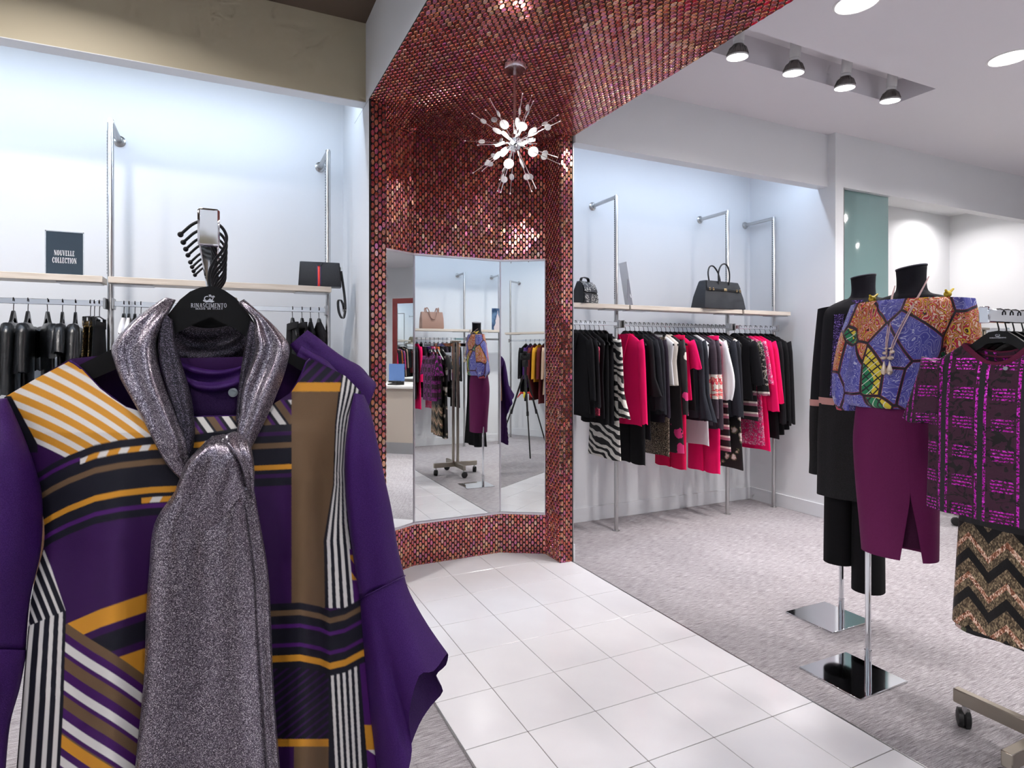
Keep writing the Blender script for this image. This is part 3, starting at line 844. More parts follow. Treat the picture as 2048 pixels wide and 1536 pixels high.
def pinkfloral(t):
    v = t.coord('Object'); f = t.noise(v, 42.0, 3, 0.6, dist=1.2)
    t.put(t.b('Base Color'), t.ramp(f, [(0.40, lin((236,20,110))), (0.47, lin((150,20,80))), (0.53, lin((244,160,190))), (0.60, lin((120,20,70)))], 'CONSTANT')); weave(t)
PINKFLORAL = mat('pink_embroidered_lace', rough=0.6, fn=pinkfloral)
def leopard(t):
    v = t.coord('Object'); f = t.noise(v, 190.0, 2)
    t.put(t.b('Base Color'), t.ramp(f, [(0.45, lin((40,34,30))), (0.52, lin((150,128,104))), (0.60, lin((222,208,188)))], 'CONSTANT'))
    t.b('Metallic').default_value = 0.3; t.b('Roughness').default_value = 0.35
LEOPARD = mat('beige_sequin_speckle', fn=leopard)
def goldspeck(t):
    v = t.coord('Object'); f = t.noise(v, 150.0, 2)
    t.put(t.b('Base Color'), t.ramp(f, [(0.50, lin((22,20,20))), (0.55, lin((150,120,70))), (0.62, lin((220,190,130)))], 'CONSTANT'))
    t.b('Metallic').default_value = 0.4; t.b('Roughness').default_value = 0.35
GOLDSPECK = mat('gold_sequin_speckle', fn=goldspeck)
def plaid(t):
    v = t.coord('Object'); x, y, z = t.xyz(v)
    a = t.math('FRACT', t.math('MULTIPLY', t.math('ADD', x, y), 90.0)); b_ = t.math('FRACT', t.math('MULTIPLY', z, 90.0))
    l = t.math('MAXIMUM', t.less(a, 0.25), t.less(b_, 0.25))
    base = t.mix(l, lin((66,50,64)), lin((36,30,38)))
    n_ = t.noise(v, 26.0, 2)
    band = t.math('MULTIPLY', t.greater(z, -0.62), t.less(z, -0.42))
    flower = t.ramp(n_, [(0.44, lin((225,215,205))), (0.52, lin((210,40,70))), (0.58, lin((240,140,130)))], 'CONSTANT')
    t.put(t.b('Base Color'), t.mix(band, base, flower)); weave(t)
PLAID = mat('aubergine_check_with_flower_panel', rough=0.75, fn=plaid)
def banded(t):
    v = t.coord('Object'); z = t.xyz(v)[2]; n_ = t.noise(v, 40.0, 2)
    body = t.ramp(n_, [(0.46, lin((24,22,24))), (0.55, lin((210,196,190))), (0.60, lin((90,88,66)))], 'CONSTANT')
    fr = t.math('FRACT', t.math('MULTIPLY', z, 11.0))
    bands = t.ramp(fr, [(0.0, lin((22,20,24))), (0.3, lin((170,110,130))), (0.55, lin((226,214,206))), (0.72, lin((22,20,24)))], 'CONSTANT')
    t.put(t.b('Base Color'), t.mix(t.less(z, -0.52), body, bands)); weave(t)
BANDED = mat('rose_print_with_striped_border', rough=0.65, fn=banded)
TAN = cloth('tan_suede', (150,112,88)); MUSTARD = cloth('mustard_knit', (206,150,40)); BURG = cloth('burgundy_wool', (92,32,36)); PURPLE = cloth('deep_purple_crepe', (60,24,94), 0.6); ORANGE = cloth('rust_knit', (176,92,44)); BEIGE = cloth('beige_gabardine', (196,168,146))

# ------------------------------------------------------------------ right rail
RT = 1.670
R_LIST = [
 (1151,'jacket','top',BLACK,828,'long',800,'black jacket next to the mosaic pillar','jacket'),
 (1159,'jacket','top',BLACK2,836,'long',815,'second black jacket from the mosaic pillar','jacket'),
 (1168,'camisole','strappy',PINKSEQ,832,None,0,'sparkling pink sequin camisole between black clothes','top'),
 (1178,'blouse','top',BLACK2,838,None,0,'sleeveless black blouse right of the pink sequin camisole','blouse'),
 (1188,'trousers','pants',BLACK,850,None,0,'black trousers just left of the zebra dress','trousers'),
 (1197,'trousers','pants',BLACK2,850,None,0,'black folded trousers touching the zebra dress','trousers'),
 (1208,'dress','top',ZEBRA,922,'bell',835,'black and white zebra print dress with flared sleeves','dress'),
 (1251,'jacket','top',PINK,852,'long',848,'long hot pink jacket right of the zebra dress','jacket'),
 (1258,'trousers','pants',BLACK,932,None,0,'long black trousers right of the pink jacket','trousers'),
 (1266,'blouse','top',BLACK2,880,'bell',792,'black blouse with flared elbow sleeves','blouse'),
 (1275,'jacket','top',CHAR,822,'wide',820,'charcoal jacket right of the flared black blouse','jacket'),
 (1284,'jacket','top',CHAR,830,'long',828,'second charcoal jacket, slightly longer sleeves','jacket'),
 (1290,'cardigan','top',AUBER,846,'long',835,'dark aubergine cardigan beside charcoal jackets','cardigan'),
 (1300,'skirt','skirt',LEOPARD,914,None,0,'beige speckled sequin skirt','skirt'),
 (1307,'blouse','top',WHITEC,770,None,0,'cream white blouse left of the pink-flowered dress','blouse'),
 (1314,'jacket','top',CREAMC,772,None,0,'narrow cream jacket next to the pink-flowered dress','jacket'),
 (1324,'dress','top',PINKFLOWER,908,'long',830,'black dress printed with large pink and white flowers','dress'),
 (1331,'trousers','pants',PINK2,942,None,0,'crimson pink trousers behind the flowered dress','trousers'),
 (1340,'blouse','top',PINK,800,'short',738,'pink sleeveless blouse with ruffled armholes','blouse'),
 (1349,'blouse','top',BLACK,822,None,0,'plain black top right of the ruffled pink blouse','top'),
 (1363,'blouse','top',SLATE,836,'bell',838,'dark slate blouse with fluted leather-look cuffs','blouse'),
 (1371,'blouse','top',SLATE,842,'bell',842,'second slate blouse with fluted cuffs','blouse'),
 (1379,'shirt','top',WHITEC,892,None,0,'long white shirt half hidden behind pink trousers','shirt'),
 (1388,'tunic','top',PLAID,852,'long',836,'aubergine checked tunic with a flower panel','tunic'),
 (1396,'tunic','top',PLAID,858,'long',858,'second aubergine checked tunic with longer sleeves','tunic'),
 (1404,'trousers','pants',PINK,950,None,0,'longest hot pink trousers with flared legs','trousers'),
 (1412,'blouse','top',WHITEC,800,'puff',800,'white blouse with puffed sleeves','blouse'),
 (1421,'dress','top',BANDED,905,None,0,'dark floral dress with striped border behind the white blouse','dress'),
 (1429,'coat','top',SLATE,834,'wide',832,'slate grey coat right of the white blouse','coat'),
 (1438,'coat','top',CHAR,838,'long',834,'charcoal coat beside the slate coat','coat'),
 (1447,'dress','top',FLORAL,940,None,0,'long black dress with white rose print','dress'),
 (1469,'blazer','top',BLACK2,800,'short',770,'black short-sleeved blazer left of the rose blouse','blazer'),
 (1477,'tunic','top',BANDED,842,'short',790,'rose print tunic with mauve striped hem','tunic'),
 (1487,'dress','top',PINKFLORAL,892,'short',768,'fuchsia embroidered lace dress','dress'),
 (1499,'dress','top',PINK,902,'wide',822,'plain fuchsia dress beside the lace dress','dress'),
 (1511,'blouse','top',PINK,815,'wide',806,'fuchsia top with wide bell sleeves','blouse'),
 (1522,'coat','top',BLACK2,878,'long',848,'black coat right of the fuchsia top','coat'),
 (1533,'coat','top',BLACK,870,'long',850,'black coat with cuff buttons, last but one on the rail','coat'),
 (1541,'coat','top',BLACK2,860,'long',848,'black coat nearest to the corner post','coat'),
]
def rail_items(lst, Yr, zt, grp, y_sign=1):
    for i, (u, name, kind, m, hem, sl, slv, lab, cat) in enumerate(lst):
        sec = [e[0] for e in lst if (e[0] < 1230) == (u < 1230) and (e[0] > 1460) == (u > 1460)]
        xa, xb = at(sec[0], 650, Yr)[0], at(sec[-1], 650, Yr)[0]
        X = xa + (xb - xa)*sec.index(u)/(len(sec) - 1)
        zh = at(u + 25, hem, Yr - 0.17)[2]
        L = max(0.35, zt - zh)
        sl_len = 0.4
        if sl: sl_len = max(0.10, zt - at(u + 30, slv, Yr - 0.2)[2] - 0.15)
        rz = PI/2 + random.uniform(-0.012, 0.012)
        garment(name, lab, cat, (X, Yr, zt), rz, grp, m, L, kind, sl, sl_len, w_=0.185 if kind != 'pants' else 0.17, collar=('lapel' if cat in ('jacket', 'coat', 'blazer') else None),
                buttons=3 if 'cuff buttons' in lab else 0, flare=1.12 if cat in ('dress', 'trousers') else 1.03, thick=0.014, amp=0.004, nf=2, seed=i + int(u), flat=0.016)
        hanger((X, Yr, zt), rz, ('black hanger of the ' + lab), 'hangers on the ' + grp.split(' on the ')[-1], clip=(kind == 'skirt'))
rail_items(R_LIST, RAILY, RT, 'clothes on the right wall rail')
L_LIST = [
 (-25,'leather_top','top',LEATHER,900,'short',770,'black leather top cut by the left picture edge','top'),
 (27,'leather_top','top',LEATHER,900,'short',790,'black leather top left of the sign, leftmost whole one','top'),
 (56,'leather_top','top',LEATHER,900,'short',745,'black leather top, second from the left edge','top'),
 (95,'leather_top','top',LEATHER,900,'short',715,'black leather top turned towards the viewer','top'),
 (125,'leather_top','top',LEATHER,900,'short',705,'black leather top right of the turned one','top'),
 (151,'leather_top','top',LEATHER,900,'short',725,'black leather top next to the gold-speckled skirts','top'),
 (181,'skirt','skirt',GOLDSPECK,920,None,0,'gold-speckled black skirt furthest left','skirt'),
 (189,'skirt','skirt',GOLDSPECK,920,None,0,'gold-speckled black skirt in the middle of three','skirt'),
 (199,'skirt','skirt',BLACK,920,None,0,'plain black skirt beside the left steel post','skirt'),
 (248,'blouse','top',WHITEC,880,None,0,'white blouse right of the left steel post','blouse'),
 (258,'blouse','top',WHITEC,880,None,0,'second white blouse behind the grey scarf','blouse'),
 (270,'blouse','top',BLACK,880,'long',860,'black blouse hidden behind the scarf','blouse'),
 (282,'jacket','top',BLACK2,880,'long',860,'black jacket hidden behind the hanger','jacket'),
 (585,'trousers','pants',BLACK,900,None,0,'black wide trousers seen right of the scarf','trousers'),
 (604,'trousers','pants',BLACK2,900,None,0,'black trousers under the red-striped bag','trousers'),
 (621,'top','top',BLACK,900,None,0,'black top on a hanger under the red-striped bag','top'),
 (638,'top','top',BLACK2,900,None,0,'black top on the last hanger before the niche','top'),
]
for i, (u, name, kind, m, hem, sl, slv, lab, cat) in enumerate(L_LIST):
    X = at(u, 610, RAILY)[0]
    RT = RZL + 0.015
    L = RT - 0.80
    sl_len = max(0.12, RT - at(u - 25, slv, RAILY - 0.2)[2] - 0.15) if sl else 0.3
    rz = PI/2 + (0.34 if u == 95 else random.uniform(0.06, 0.16) if u < 160 else random.uniform(-0.06, 0.06))
    garment(name, lab, cat, (X, RAILY, RT), rz, 'clothes on the left wall rail', m, L, kind, sl, sl_len, w_=0.19, thick=0.009 if kind == 'skirt' else 0.012 if 240 < u else 0.018, amp=0.003 if kind == 'skirt' or u > 240 else 0.006, nf=2, seed=i + 200, flat=0.010 if u > 240 else 0.03, neck=0.13 if 'leather' in name else 0.062)
    hanger((X, RAILY, RT), rz, 'black hanger of the ' + lab, 'hangers on the left wall rail', clip=(kind == 'skirt'))
RT = 1.670
# rails behind the camera
B_MATS = [(PURPLE,'purple'),(PINKFLORAL,'pink lace'),(ORANGE,'rust'),(BLACK,'black'),(AUBER,'aubergine'),(BLACK2,'soft black'),(CHAR,'charcoal'),(BLACK,'plain black'),(PINK,'fuchsia'),(BLACK2,'crepe black')]
for i in range(18):
    X = 2.15 + i*0.068; m, cn = B_MATS[i % 10] if i > 3 else [(PINKFLORAL,'pink lace'),(PURPLE,'purple'),(PINKFLOWER,'pink flowered'),(ORANGE,'rust')][i]
    lab = '%s top, number %s on the reflected rail' % (cn, ['one','two','three','four','five','six','seven','eight','nine','ten','eleven','twelve','thirteen','fourteen','fifteen','sixteen','seventeen','eighteen'][i])
    garment('blouse', lab, 'top', (X, -0.82, RT), PI/2, 'clothes reflected in the centre mirror', m, 0.75 + 0.15*(i % 3), 'top', 'long', 0.5, w_=0.18, thick=0.02, amp=0.005, nf=2, seed=i + 300, flat=0.024)
    hanger((X, -0.82, RT), PI/2, 'black hanger of the ' + lab, 'hangers reflected in the centre mirror')
for i, (m, cn, L, kind) in enumerate([(BLACK,'black',0.9,'top'),(PURPLE,'purple',0.8,'top'),(BURG,'burgundy',1.0,'top'),(MUSTARD,'mustard',0.7,'top'),(BURG,'dark burgundy skirted',1.05,'top'),(BEIGE,'beige',0.9,'top'),(BEIGE,'light beige',0.9,'top'),(BLACK2,'soft black',0.95,'top'),(BLACK,'long black',1.0,'top'),(BURG,'short burgundy',0.8,'top')]):
    X = -0.72 + i*0.085
    lab = '%s coat on the rail reflected in the right mirror' % cn
    garment('coat', lab, 'coat', (X, -1.35, RT), PI/2, 'clothes reflected in the right mirror', m, L, kind, 'long', 0.5, w_=0.19, thick=0.026, amp=0.006, nf=2, seed=i + 400, flat=0.03)
    hanger((X, -1.35, RT), PI/2, 'black hanger of the ' + lab, 'hangers reflected in the right mirror')
for i, (m, cn) in enumerate([(BLACK,'black'),(CHAR,'charcoal'),(BLACK2,'soft black'),(BEIGE,'beige striped'),(BLACK,'dark')]):
    X = 0.30 + i*0.10
    lab = '%s long jacket right of the reflected steel post' % cn
    garment('jacket', lab, 'jacket', (X, -1.35, RT + 0.06), PI/2, 'jackets reflected in the right mirror', m, 0.95, 'top', 'long', 0.55, w_=0.19, thick=0.03, amp=0.006, nf=2, seed=i + 500)
    hanger((X, -1.35, RT + 0.06), PI/2, 'black hanger of the ' + lab, 'hangers reflected in the right mirror')
rail(0.19, 1.45, -1.35, 'chrome rail right of the reflected steel post', z=1.655 + 0.06)
# distant stand
for i, (m, cn) in enumerate([(TAN,'tan'),(TAN,'brown'),(BLACK,'black')]):
    garment('coat', '%s coat on the distant clothes stand behind the hanger' % cn, 'coat', (5.66 + i*0.07, 2.72, 1.645), PI/2 + 0.1, 'coats on the distant stand', m, 0.9, 'top', 'long', 0.5, seed=i + 600, thick=0.022, amp=0.005, flat=0.026)
    hanger((5.66 + i*0.07, 2.72, 1.645), PI/2 + 0.1, 'black hanger of the distant %s coat' % cn, 'hangers on the distant stand')
# ================================================================== FOREGROUND: STRIPED DRESS, SCARF, PRINTED HANGER
DY = 0.92                                    # plane of the front hanger
def lut(tab):
    a = np.array(tab, float)
    return lambda q: np.interp(q, a[:, 0], a[:, 1])
# printed cloth of the dress, drawn in its own print coordinates (a across, b down)
P_PUR, P_DPUR, P_NAVY, P_MUS, P_CRM, P_BRN = [np.array(lin(c)) for c in ((76,24,104), (54,18,76), (22,22,34), (214,148,46), (228,224,220), (112,88,64))]
def dress_print(a, b):
    a = np.asarray(a, float); b = np.asarray(b, float)
    col = np.tile(P_DPUR*1.05, a.shape + (1,))
    def put(mask, c): col[mask] = c
    T = lut([(40,962),(80,943),(105,927),(137,911),(190,890),(240,880),(302,873),(400,868),(500,852),(583,848),(800,848)])(a)
    r = b - T
    left = a < 470; mid = (a >= 470) & (a < 583)
    # shoulder block, diagonal mustard and cream
    q = b - 0.33*a - 0.00075*a*a
    sh = (r < 0) & (a < 345) & (q > 640) & (q < 859)
    put(sh, P_MUS); put(sh & (np.abs(((q - 709 + 14.6) % 29.2) - 14.6) < 6.4), P_CRM)
    put((a < 0.55*(b - 788) + 20) & (b > 792) & (b < 905) & (a > 0.55*(b - 788) - 30) & (a < 75), P_NAVY)
    # stripes between the scarf ends
    nk = (r < 0) & (a >= 345) & (a < 583) & (b > 800)
    q2 = (a - 0.72*b) % 52
    put(nk, P_NAVY); put(nk & (q2 < 14), P_CRM); put(nk & (q2 >= 20) & (q2 < 36), P_BRN); put(nk & (q2 >= 36) & (q2 < 44), P_PUR)
    # dark bands below the shoulder block
    bl = left & (r >= 0) & (r < 158)
    put(bl, P_NAVY)
    put(bl & (a < 160) & (r > 12) & (r < 20), P_PUR)
    ck = bl & (a >= 160) & (r > 16) & (r < 27)
    put(ck, P_MUS); put(ck & (((a + 0.6*r) % 42) < 18), P_CRM)
    put(bl & (r > 45) & (r < 57), P_BRN)
    put(bl & (r > 101) & (r < 113), P_MUS)
    put(bl & (r > 134) & (r < 143), P_PUR)
    ck = bl & (a >= 283) & (r > 121) & (r < 132)
    put(ck, P_MUS); put(ck & (((a + 0.6*r) % 42) < 20), P_CRM)
    bm2 = mid & (r >= 0) & (r < 122)
    put(bm2, P_NAVY); put(bm2 & (r > 14) & (r < 22), P_DPUR); put(bm2 & (r > 36) & (r < 47), P_BRN); put(bm2 & (r > 80) & (r < 90), P_MUS); put(bm2 & (r > 98) & (r < 106), P_DPUR)
    put(mid & (r >= 122) & (b < 1205), P_DPUR)
    # right side: brown panel with mustard top, black and cream pin stripes
    rb = (a >= 583) & (b < 1216)
    E = lut([(700,690),(785,677),(850,670),(970,666),(1083,647),(1100,648),(1216,650)])(b)
    put(rb, P_NAVY)
    put(rb & (b > 783) & (a < E), P_BRN)
    put(rb & (b > 765) & (b <= 783) & (a < E + 2), P_MUS)
    dk = rb & (b <= 765) & (a < E)
    put(dk, P_NAVY); put(dk & (((a + 1.0*b) % 26) < 9), P_PUR*0.7)
    R1 = lut([(700,735),(784,722),(832,703),(868,697),(940,691),(985,694),(1045,700),(1090,708),(1216,720)])(b)
    W = np.maximum(R1 - E, 8); s = (a - E)/W
    st = rb & (a >= E)
    for c in (0.16, 0.38, 0.60, 0.82): put(st & (np.abs(s - c) < 0.055), P_CRM)
    low = rb & (b > 1098) & (a >= E) & (s > 0.84); put(low, P_PUR); put(low & (b > 1110) & (b < 1160) & (((b - 1.4*a) % 40) < 16), P_MUS)
    # hip bands on the right
    Wv = lut([(480,1215),(540,1208),(600,1205),(640,1213),(660,1222),(690,1215),(725,1196),(790,1180)])(a)
    h = b - Wv
    hb = (a >= 470) & (h >= 0) & (h < 130)
    put(hb, P_NAVY); put(hb & (h > 14) & (h < 25), P_BRN); put(hb & (h > 42) & (h < 50), P_PUR); put(hb & (h > 80) & (h < 88), P_PUR); put(hb & (h > 104) & (h < 117), P_MUS)
    lo = (a >= 470) & (h >= 130)
    put(lo, P_DPUR)
    ht = lo & (a < 657) & (b < 1478); put(ht, P_NAVY*0.8); put(ht & (((a + 1.3*b) % 22) < 7), P_DPUR)
    put(lo & (a < 657) & (b >= 1478) & (b < 1493), P_MUS)
    put(lo & (a < 657) & (b >= 1493), P_DPUR); put(lo & (a >= 588) & (a < 657) & (b >= 1493), P_BRN)
    st = lo & (a >= 657) & (a < 720 + (b-1340)*0.08); put(st, P_NAVY)
    for k in range(5): put(st & (np.abs(a - (664 + 11.8*k + (b-1340)*0.05)) < 2.9), P_CRM)
    rr = lo & (a >= 720 + (b-1340)*0.08); put(rr, P_PUR); put(rr & (b > 1450) & (b < 1500), P_MUS); put(rr & (b >= 1500) & (((b - 0.7*a) % 60) < 25), P_CRM)
    # left lower half
    B = lut([(60,1290),(135,1247),(200,1219),(294,1187),(400,1175),(480,1172)])(a)
    k = b - B
    ll = left & (r >= 158)
    lm = ll & (k >= 0)
    put(lm & (k < 36), P_MUS); put(lm & (k >= 36) & (k < 52), P_DPUR); put(lm & (k >= 52) & (k < 92), P_NAVY); put(lm & (k >= 92) & (k < 108), P_DPUR); put(lm & (k >= 108), P_MUS)
    q3 = b - 0.60*(a - 130) - 0.0009*(a-200)*np.abs(a-200)
    dg = lm & (q3 > 1248)
    p = (q3 - 1288) % 78
    put(dg, P_PUR*0.8); put(dg & (p < 20), P_CRM); put(dg & (p >= 30) & (p < 56), P_BRN)
    put(dg & (q3 < 1270) & (q3 > 1248), P_BRN)
    put(dg & (q3 > 1478) & (q3 < 1505), P_MUS)
    # left pin-striped side
    LS = lut([(1090,88),(1105,92),(1220,131),(1230,132),(1400,127),(1536,120),(2000,100)])(b)
    L0 = lut([(1090,87),(1150,72),(1200,62),(1260,56),(1350,48),(1536,33),(2000,5)])(b)
    sd = ll & (b > 1100) & (a < LS) & (b + 0.42*a < 1262 + 14)
    put(sd, P_NAVY)
    d1 = a - 0.40*(b - 1100); put(sd & (((d1 - 82) % 17.5) < 6.2), P_CRM)
    sd = ll & (b + 0.42*a >= 1276) & (a < LS)
    put(sd, P_NAVY)
    s = (a - L0)/np.maximum(LS - L0, 10)
    for c in (0.09, 0.36, 0.62, 0.86): put(sd & (np.abs(s - c) < 0.055), P_CRM)
    return col
def cloth_vc(t):
    v = t.coord('Object')
    t.put(t.b('Base Color'), t.attr('print')[0])
    n_ = t.noise(v, 1400.0, 1)
    t.put(t.b('Normal'), t.bump(n_, 0.25, 0.0012))
    t.b('Specular IOR Level').default_value = 0.3
M_PRINT = mat('striped_print_crepe', rough=0.62, fn=cloth_vc)
dress_r = thing('striped_dress', 'purple dress with mustard, brown and black stripes on the front hanger', 'dress', (0, 0, 0))
Lb = lut([(700,8),(795,8),(830,25),(880,48),(940,68),(1000,82),(1060,90),(1100,87),(1150,72),(1200,62),(1260,56),(1350,48),(1536,33),(2060,-5)])
Rb = lut([(700,724),(784,722),(832,705),(868,698),(940,693),(985,695),(1045,701),(1090,709),(1158,715),(1198,720),(1292,729),(1409,742),(1536,760),(2060,810)])
Tb = lut([(0,797),(8,795),(70,758),(139,722),(150,727),(165,740),(200,777),(250,814),(310,833),(390,834),(480,832),(540,816),(580,788),(600,757),(614,722),(621,718),(690,752),(722,784),(730,790)])
Tk = lut([(0,797),(8,795),(70,758),(139,718),(190,712),(380,716),(560,712),(621,716),(690,752),(722,784),(730,790)])
def panel(sign, ncol, nrow, top, depth):
    s = np.linspace(0, 1, ncol); vt = top(8 + 714*s)
    k = np.linspace(0, 1, nrow)**1.0
    V = vt[None, :] + (2050 - vt[None, :])*k[:, None]
    V = V + 0*s[None, :]
    S = np.broadcast_to(s[None, :], V.shape)
    U = Lb(V) + (Rb(V) - Lb(V))*S
    prof = (1 - np.abs(2*S - 1)**2.6)
    rise = np.clip((V - 715)/150, 0.15, 1.0)
    fold = 0.009*np.sin(U/31.0 + 0.6)*np.clip((V - 900)/400, 0, 1) + 0.018*np.exp(-((U - 225 + (V-1200)*0.04)/45)**2)*np.clip((V-880)/200, 0, 1) \
        + 0.026*np.exp(-((U - 608)/30)**2)*np.clip((V-840)/120, 0, 1) - 0.018*np.exp(-((U - 655)/24)**2)*np.clip((V-900)/200, 0, 1) + 0.010*np.exp(-((U-95)/30)**2)*np.clip((V-1000)/200, 0, 1)
    Y = DY - sign*(depth*prof*rise + fold*prof**0.5 + 0.008)
    x = (U - CX)/F_PX
    rx, ry, rz_ = _s + _c*x, _c - _s*x, -(V - CY)/F_PX
    kk = Y/ry
    P = np.stack([rx*kk, Y, CAMZ + rz_*kk], -1).reshape(-1, 3)
    idx = np.arange(nrow*ncol).reshape(nrow, ncol)
    Fc = np.stack([idx[:-1, :-1], idx[:-1, 1:], idx[1:, 1:], idx[1:, :-1]], -1).reshape(-1, 4)
    return P, Fc, U, V
def panel_obj(name, P, Fc, col, parent, m):
    me = bpy.data.meshes.new(name)
    me.vertices.add(len(P)); me.vertices.foreach_set('co', P.astype(np.float32).ravel())
    me.loops.add(Fc.size); me.loops.foreach_set('vertex_index', Fc.astype(np.int32).ravel())
    me.polygons.add(len(Fc)); me.polygons.foreach_set('loop_start', np.arange(0, Fc.size, 4, dtype=np.int32)); me.polygons.foreach_set('loop_total', np.full(len(Fc), 4, np.int32))
    me.polygons.foreach_set('use_smooth', np.ones(len(Fc), bool))
    me.update(calc_edges=True)
    if col is not None:
        me.attributes.new('print', 'FLOAT_COLOR', 'POINT')
        me.attributes['print'].data.foreach_set('color', np.concatenate([col, np.ones((len(col), 1))], 1).astype(np.float32).ravel())
    me.materials.append(m)
    return link(bpy.data.objects.new(name, me), parent)
P, Fc, U, V = panel(1, 560, 780, Tb, 0.045)
pc_ = np.zeros(U.shape + (3,))
for da in (-0.55, 0.0, 0.55):
    for db in (-0.6, 0.0, 0.6): pc_ += dress_print(U + da, V + db)/9.0
panel_obj('front_panel', P, Fc, pc_.reshape(-1, 3), dress_r, M_PRINT)
P, Fc, U, V = panel(-1, 60, 60, Tk, 0.04)
panel_obj('back_panel', P, Fc, np.tile(P_DPUR, (U.size, 1)), dress_r, M_PRINT)
# piping along the neckline
us = np.linspace(139, 621, 60)
def neck_pt(u): return at(u, float(Tb(u)), DY - 0.012)
obj('neck_piping', MB().tube([neck_pt(u) for u in us], 0.0016, 6), PURPLE, dress_r)

def ribbon(rows, n=28, steps=5, cap=True):
    """rows (uL, vL, uR, vR, y, thick, fold, phase): a soft flattened tube; y is the distance before the hanger plane"""
    R = catmull(rows, steps); rr = []
    for (uL, vL, uR, vR, y, th, fo, ph) in R:
        ring = []
        for k in range(n):
            a = 2*PI*k/n
            t_ = 0.5 - 0.5*math.cos(a)
            front = math.sin(a)
            yy = DY - y - th*sg(front, 0.7) - fo*math.sin(t_*9.5 + ph)*(1 if front >= 0 else 0.5)*math.sin(PI*t_)**0.5
            ring.append(at(uL + (uR-uL)*t_, vL + (vR-vL)*t_, yy))
        rr.append(ring)
    return MB().rings(rr, cap, cap)
# sleeves
obj('sleeve', ribbon([(-30,800,14,796,0.012,0.012,0,0),(-70,835,30,830,0.012,0.030,0.0,0),(-100,880,52,882,0.014,0.042,0.004,1),(-122,940,72,940,0.014,0.046,0.006,1),(-135,1000,85,1000,0.012,0.045,0.008,1),
    (-140,1100,82,1100,0.008,0.042,0.008,1.2),(-145,1200,60,1200,0.0,0.038,0.006,1.4),(-150,1300,52,1300,-0.006,0.034,0.006,1.6)]), PURPLE, dress_r, 180)
lc = obj('bell_cuff', ribbon([(-150,1295,54,1300,-0.004,0.036,0.004,1.6),(-175,1370,40,1375,0.004,0.045,0.010,2),(-205,1450,20,1450,0.008,0.052,0.016,2.4),(-235,1560,10,1560,0.010,0.055,0.022,2.8),(-250,1660,5,1650,0.010,0.055,0.024,3)], cap=False), PURPLE, dress_r, 180)
obj('sleeve', ribbon([(708,786,728,790,0.010,0.010,0,0),(698,832,742,826,0.010,0.026,0,0),(690,900,757,895,0.012,0.036,0.003,1),(690,960,770,958,0.012,0.038,0.004,1),(694,1020,783,1018,0.010,0.038,0.004,1.2),
    (704,1100,796,1096,0.006,0.036,0.004,1.4),(719,1198,809,1152,0.002,0.034,0.004,1.6)]), PURPLE, dress_r, 180)
# right flared cuff: seam ring to wavy hem ring
seam = [at(764 - 45*math.cos(a) , 1175 + 23*math.cos(a), DY - 0.002 - 0.036*math.sin(a)) for a in [2*PI*k/16 for k in range(16)]]
hem_px = [(768,1640,0.02),(790,1640,0.05),(812,1560,0.075),(824,1500,0.06),(818,1430,0.075),(838,1352,0.085),(868,1342,0.075),(895,1306,0.035),(892,1330,0.0),(872,1352,-0.02),(886,1382,-0.04),(862,1412,-0.055),(838,1450,-0.05),(812,1520,-0.045),(795,1590,-0.04),(775,1640,-0.015)]
hem = [at(u, v, DY - y) for u, v, y in hem_px]
rr = []
for j in range(15):
    k = j/14; ke = k**1.25
    ring = []
    for i in range(16):
        a_, b_ = Vector(seam[i]), Vector(hem[i])
        p = a_*(1-k) + b_*k
        p.x = a_.x*(1-ke) + b_.x*ke; p.y = a_.y*(1-ke) + b_.y*ke
        ring.append(p)
    rr.append(catmull([tuple(p) for p in ring] + [tuple(ring[0])], 3)[:-1])
obj('bell_cuff', MB().rings([[tuple(q) for q in r] for r in rr], False, False), PURPLE, dress_r, 180)
obj('cuff_seam', MB().tube([at(764 - 46*math.cos(a), 1175 + 23.5*math.cos(a), DY - 0.002 - 0.0375*math.sin(a)) for a in [PI*k/12 for k in range(13)]], 0.0011, 6), PURPLE, dress_r)

# ------------------------------------------------------------------ glittering scarf
def glitter(t):
    v = t.coord('Object')
    c_ = t.voro(v, 1500.0, out='Color'); k = t.xyz(c_)[0]
    n_ = t.noise(v, 45.0, 2)
    t.put(t.b('Base Color'), t.ramp(k, [(0.0, lin((38,33,40))), (0.50, lin((108,100,112))), (0.86, lin((168,158,172))), (0.95, lin((255,252,255)))]))
    t.b('Metallic').default_value = 0.80
    t.put(t.b('Roughness'), t.math('ADD', 0.24, t.math('MULTIPLY', n_, 0.14)))
    t.put(t.b('Normal'), t.bump(k, 0.55, 0.0015))
GLIT = mat('silver_lilac_lurex', rough=0.4, fn=glitter)
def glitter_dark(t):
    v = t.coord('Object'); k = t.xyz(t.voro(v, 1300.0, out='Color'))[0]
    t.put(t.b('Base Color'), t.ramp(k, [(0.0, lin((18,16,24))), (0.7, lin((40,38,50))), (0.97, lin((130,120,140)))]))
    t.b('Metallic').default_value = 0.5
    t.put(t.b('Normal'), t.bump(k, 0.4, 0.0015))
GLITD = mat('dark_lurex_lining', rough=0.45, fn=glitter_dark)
scarf = thing('scarf', 'shiny silver lilac scarf knotted around the front hanger', 'scarf', (0, 0, 0))
obj('back_loop', ribbon([(326,650,326,690,-0.02,0.008,0.002,0),(345,632,350,728,-0.035,0.014,0.008,0.4),(385,652,385,742,-0.045,0.016,0.010,1),(425,656,425,744,-0.048,0.016,0.010,1.5),(470,648,468,734,-0.042,0.016,0.008,2),(500,640,498,712,-0.03,0.012,0.004,2.4),(513,662,512,690,-0.02,0.006,0.002,3)]), GLITD, scarf, 180)
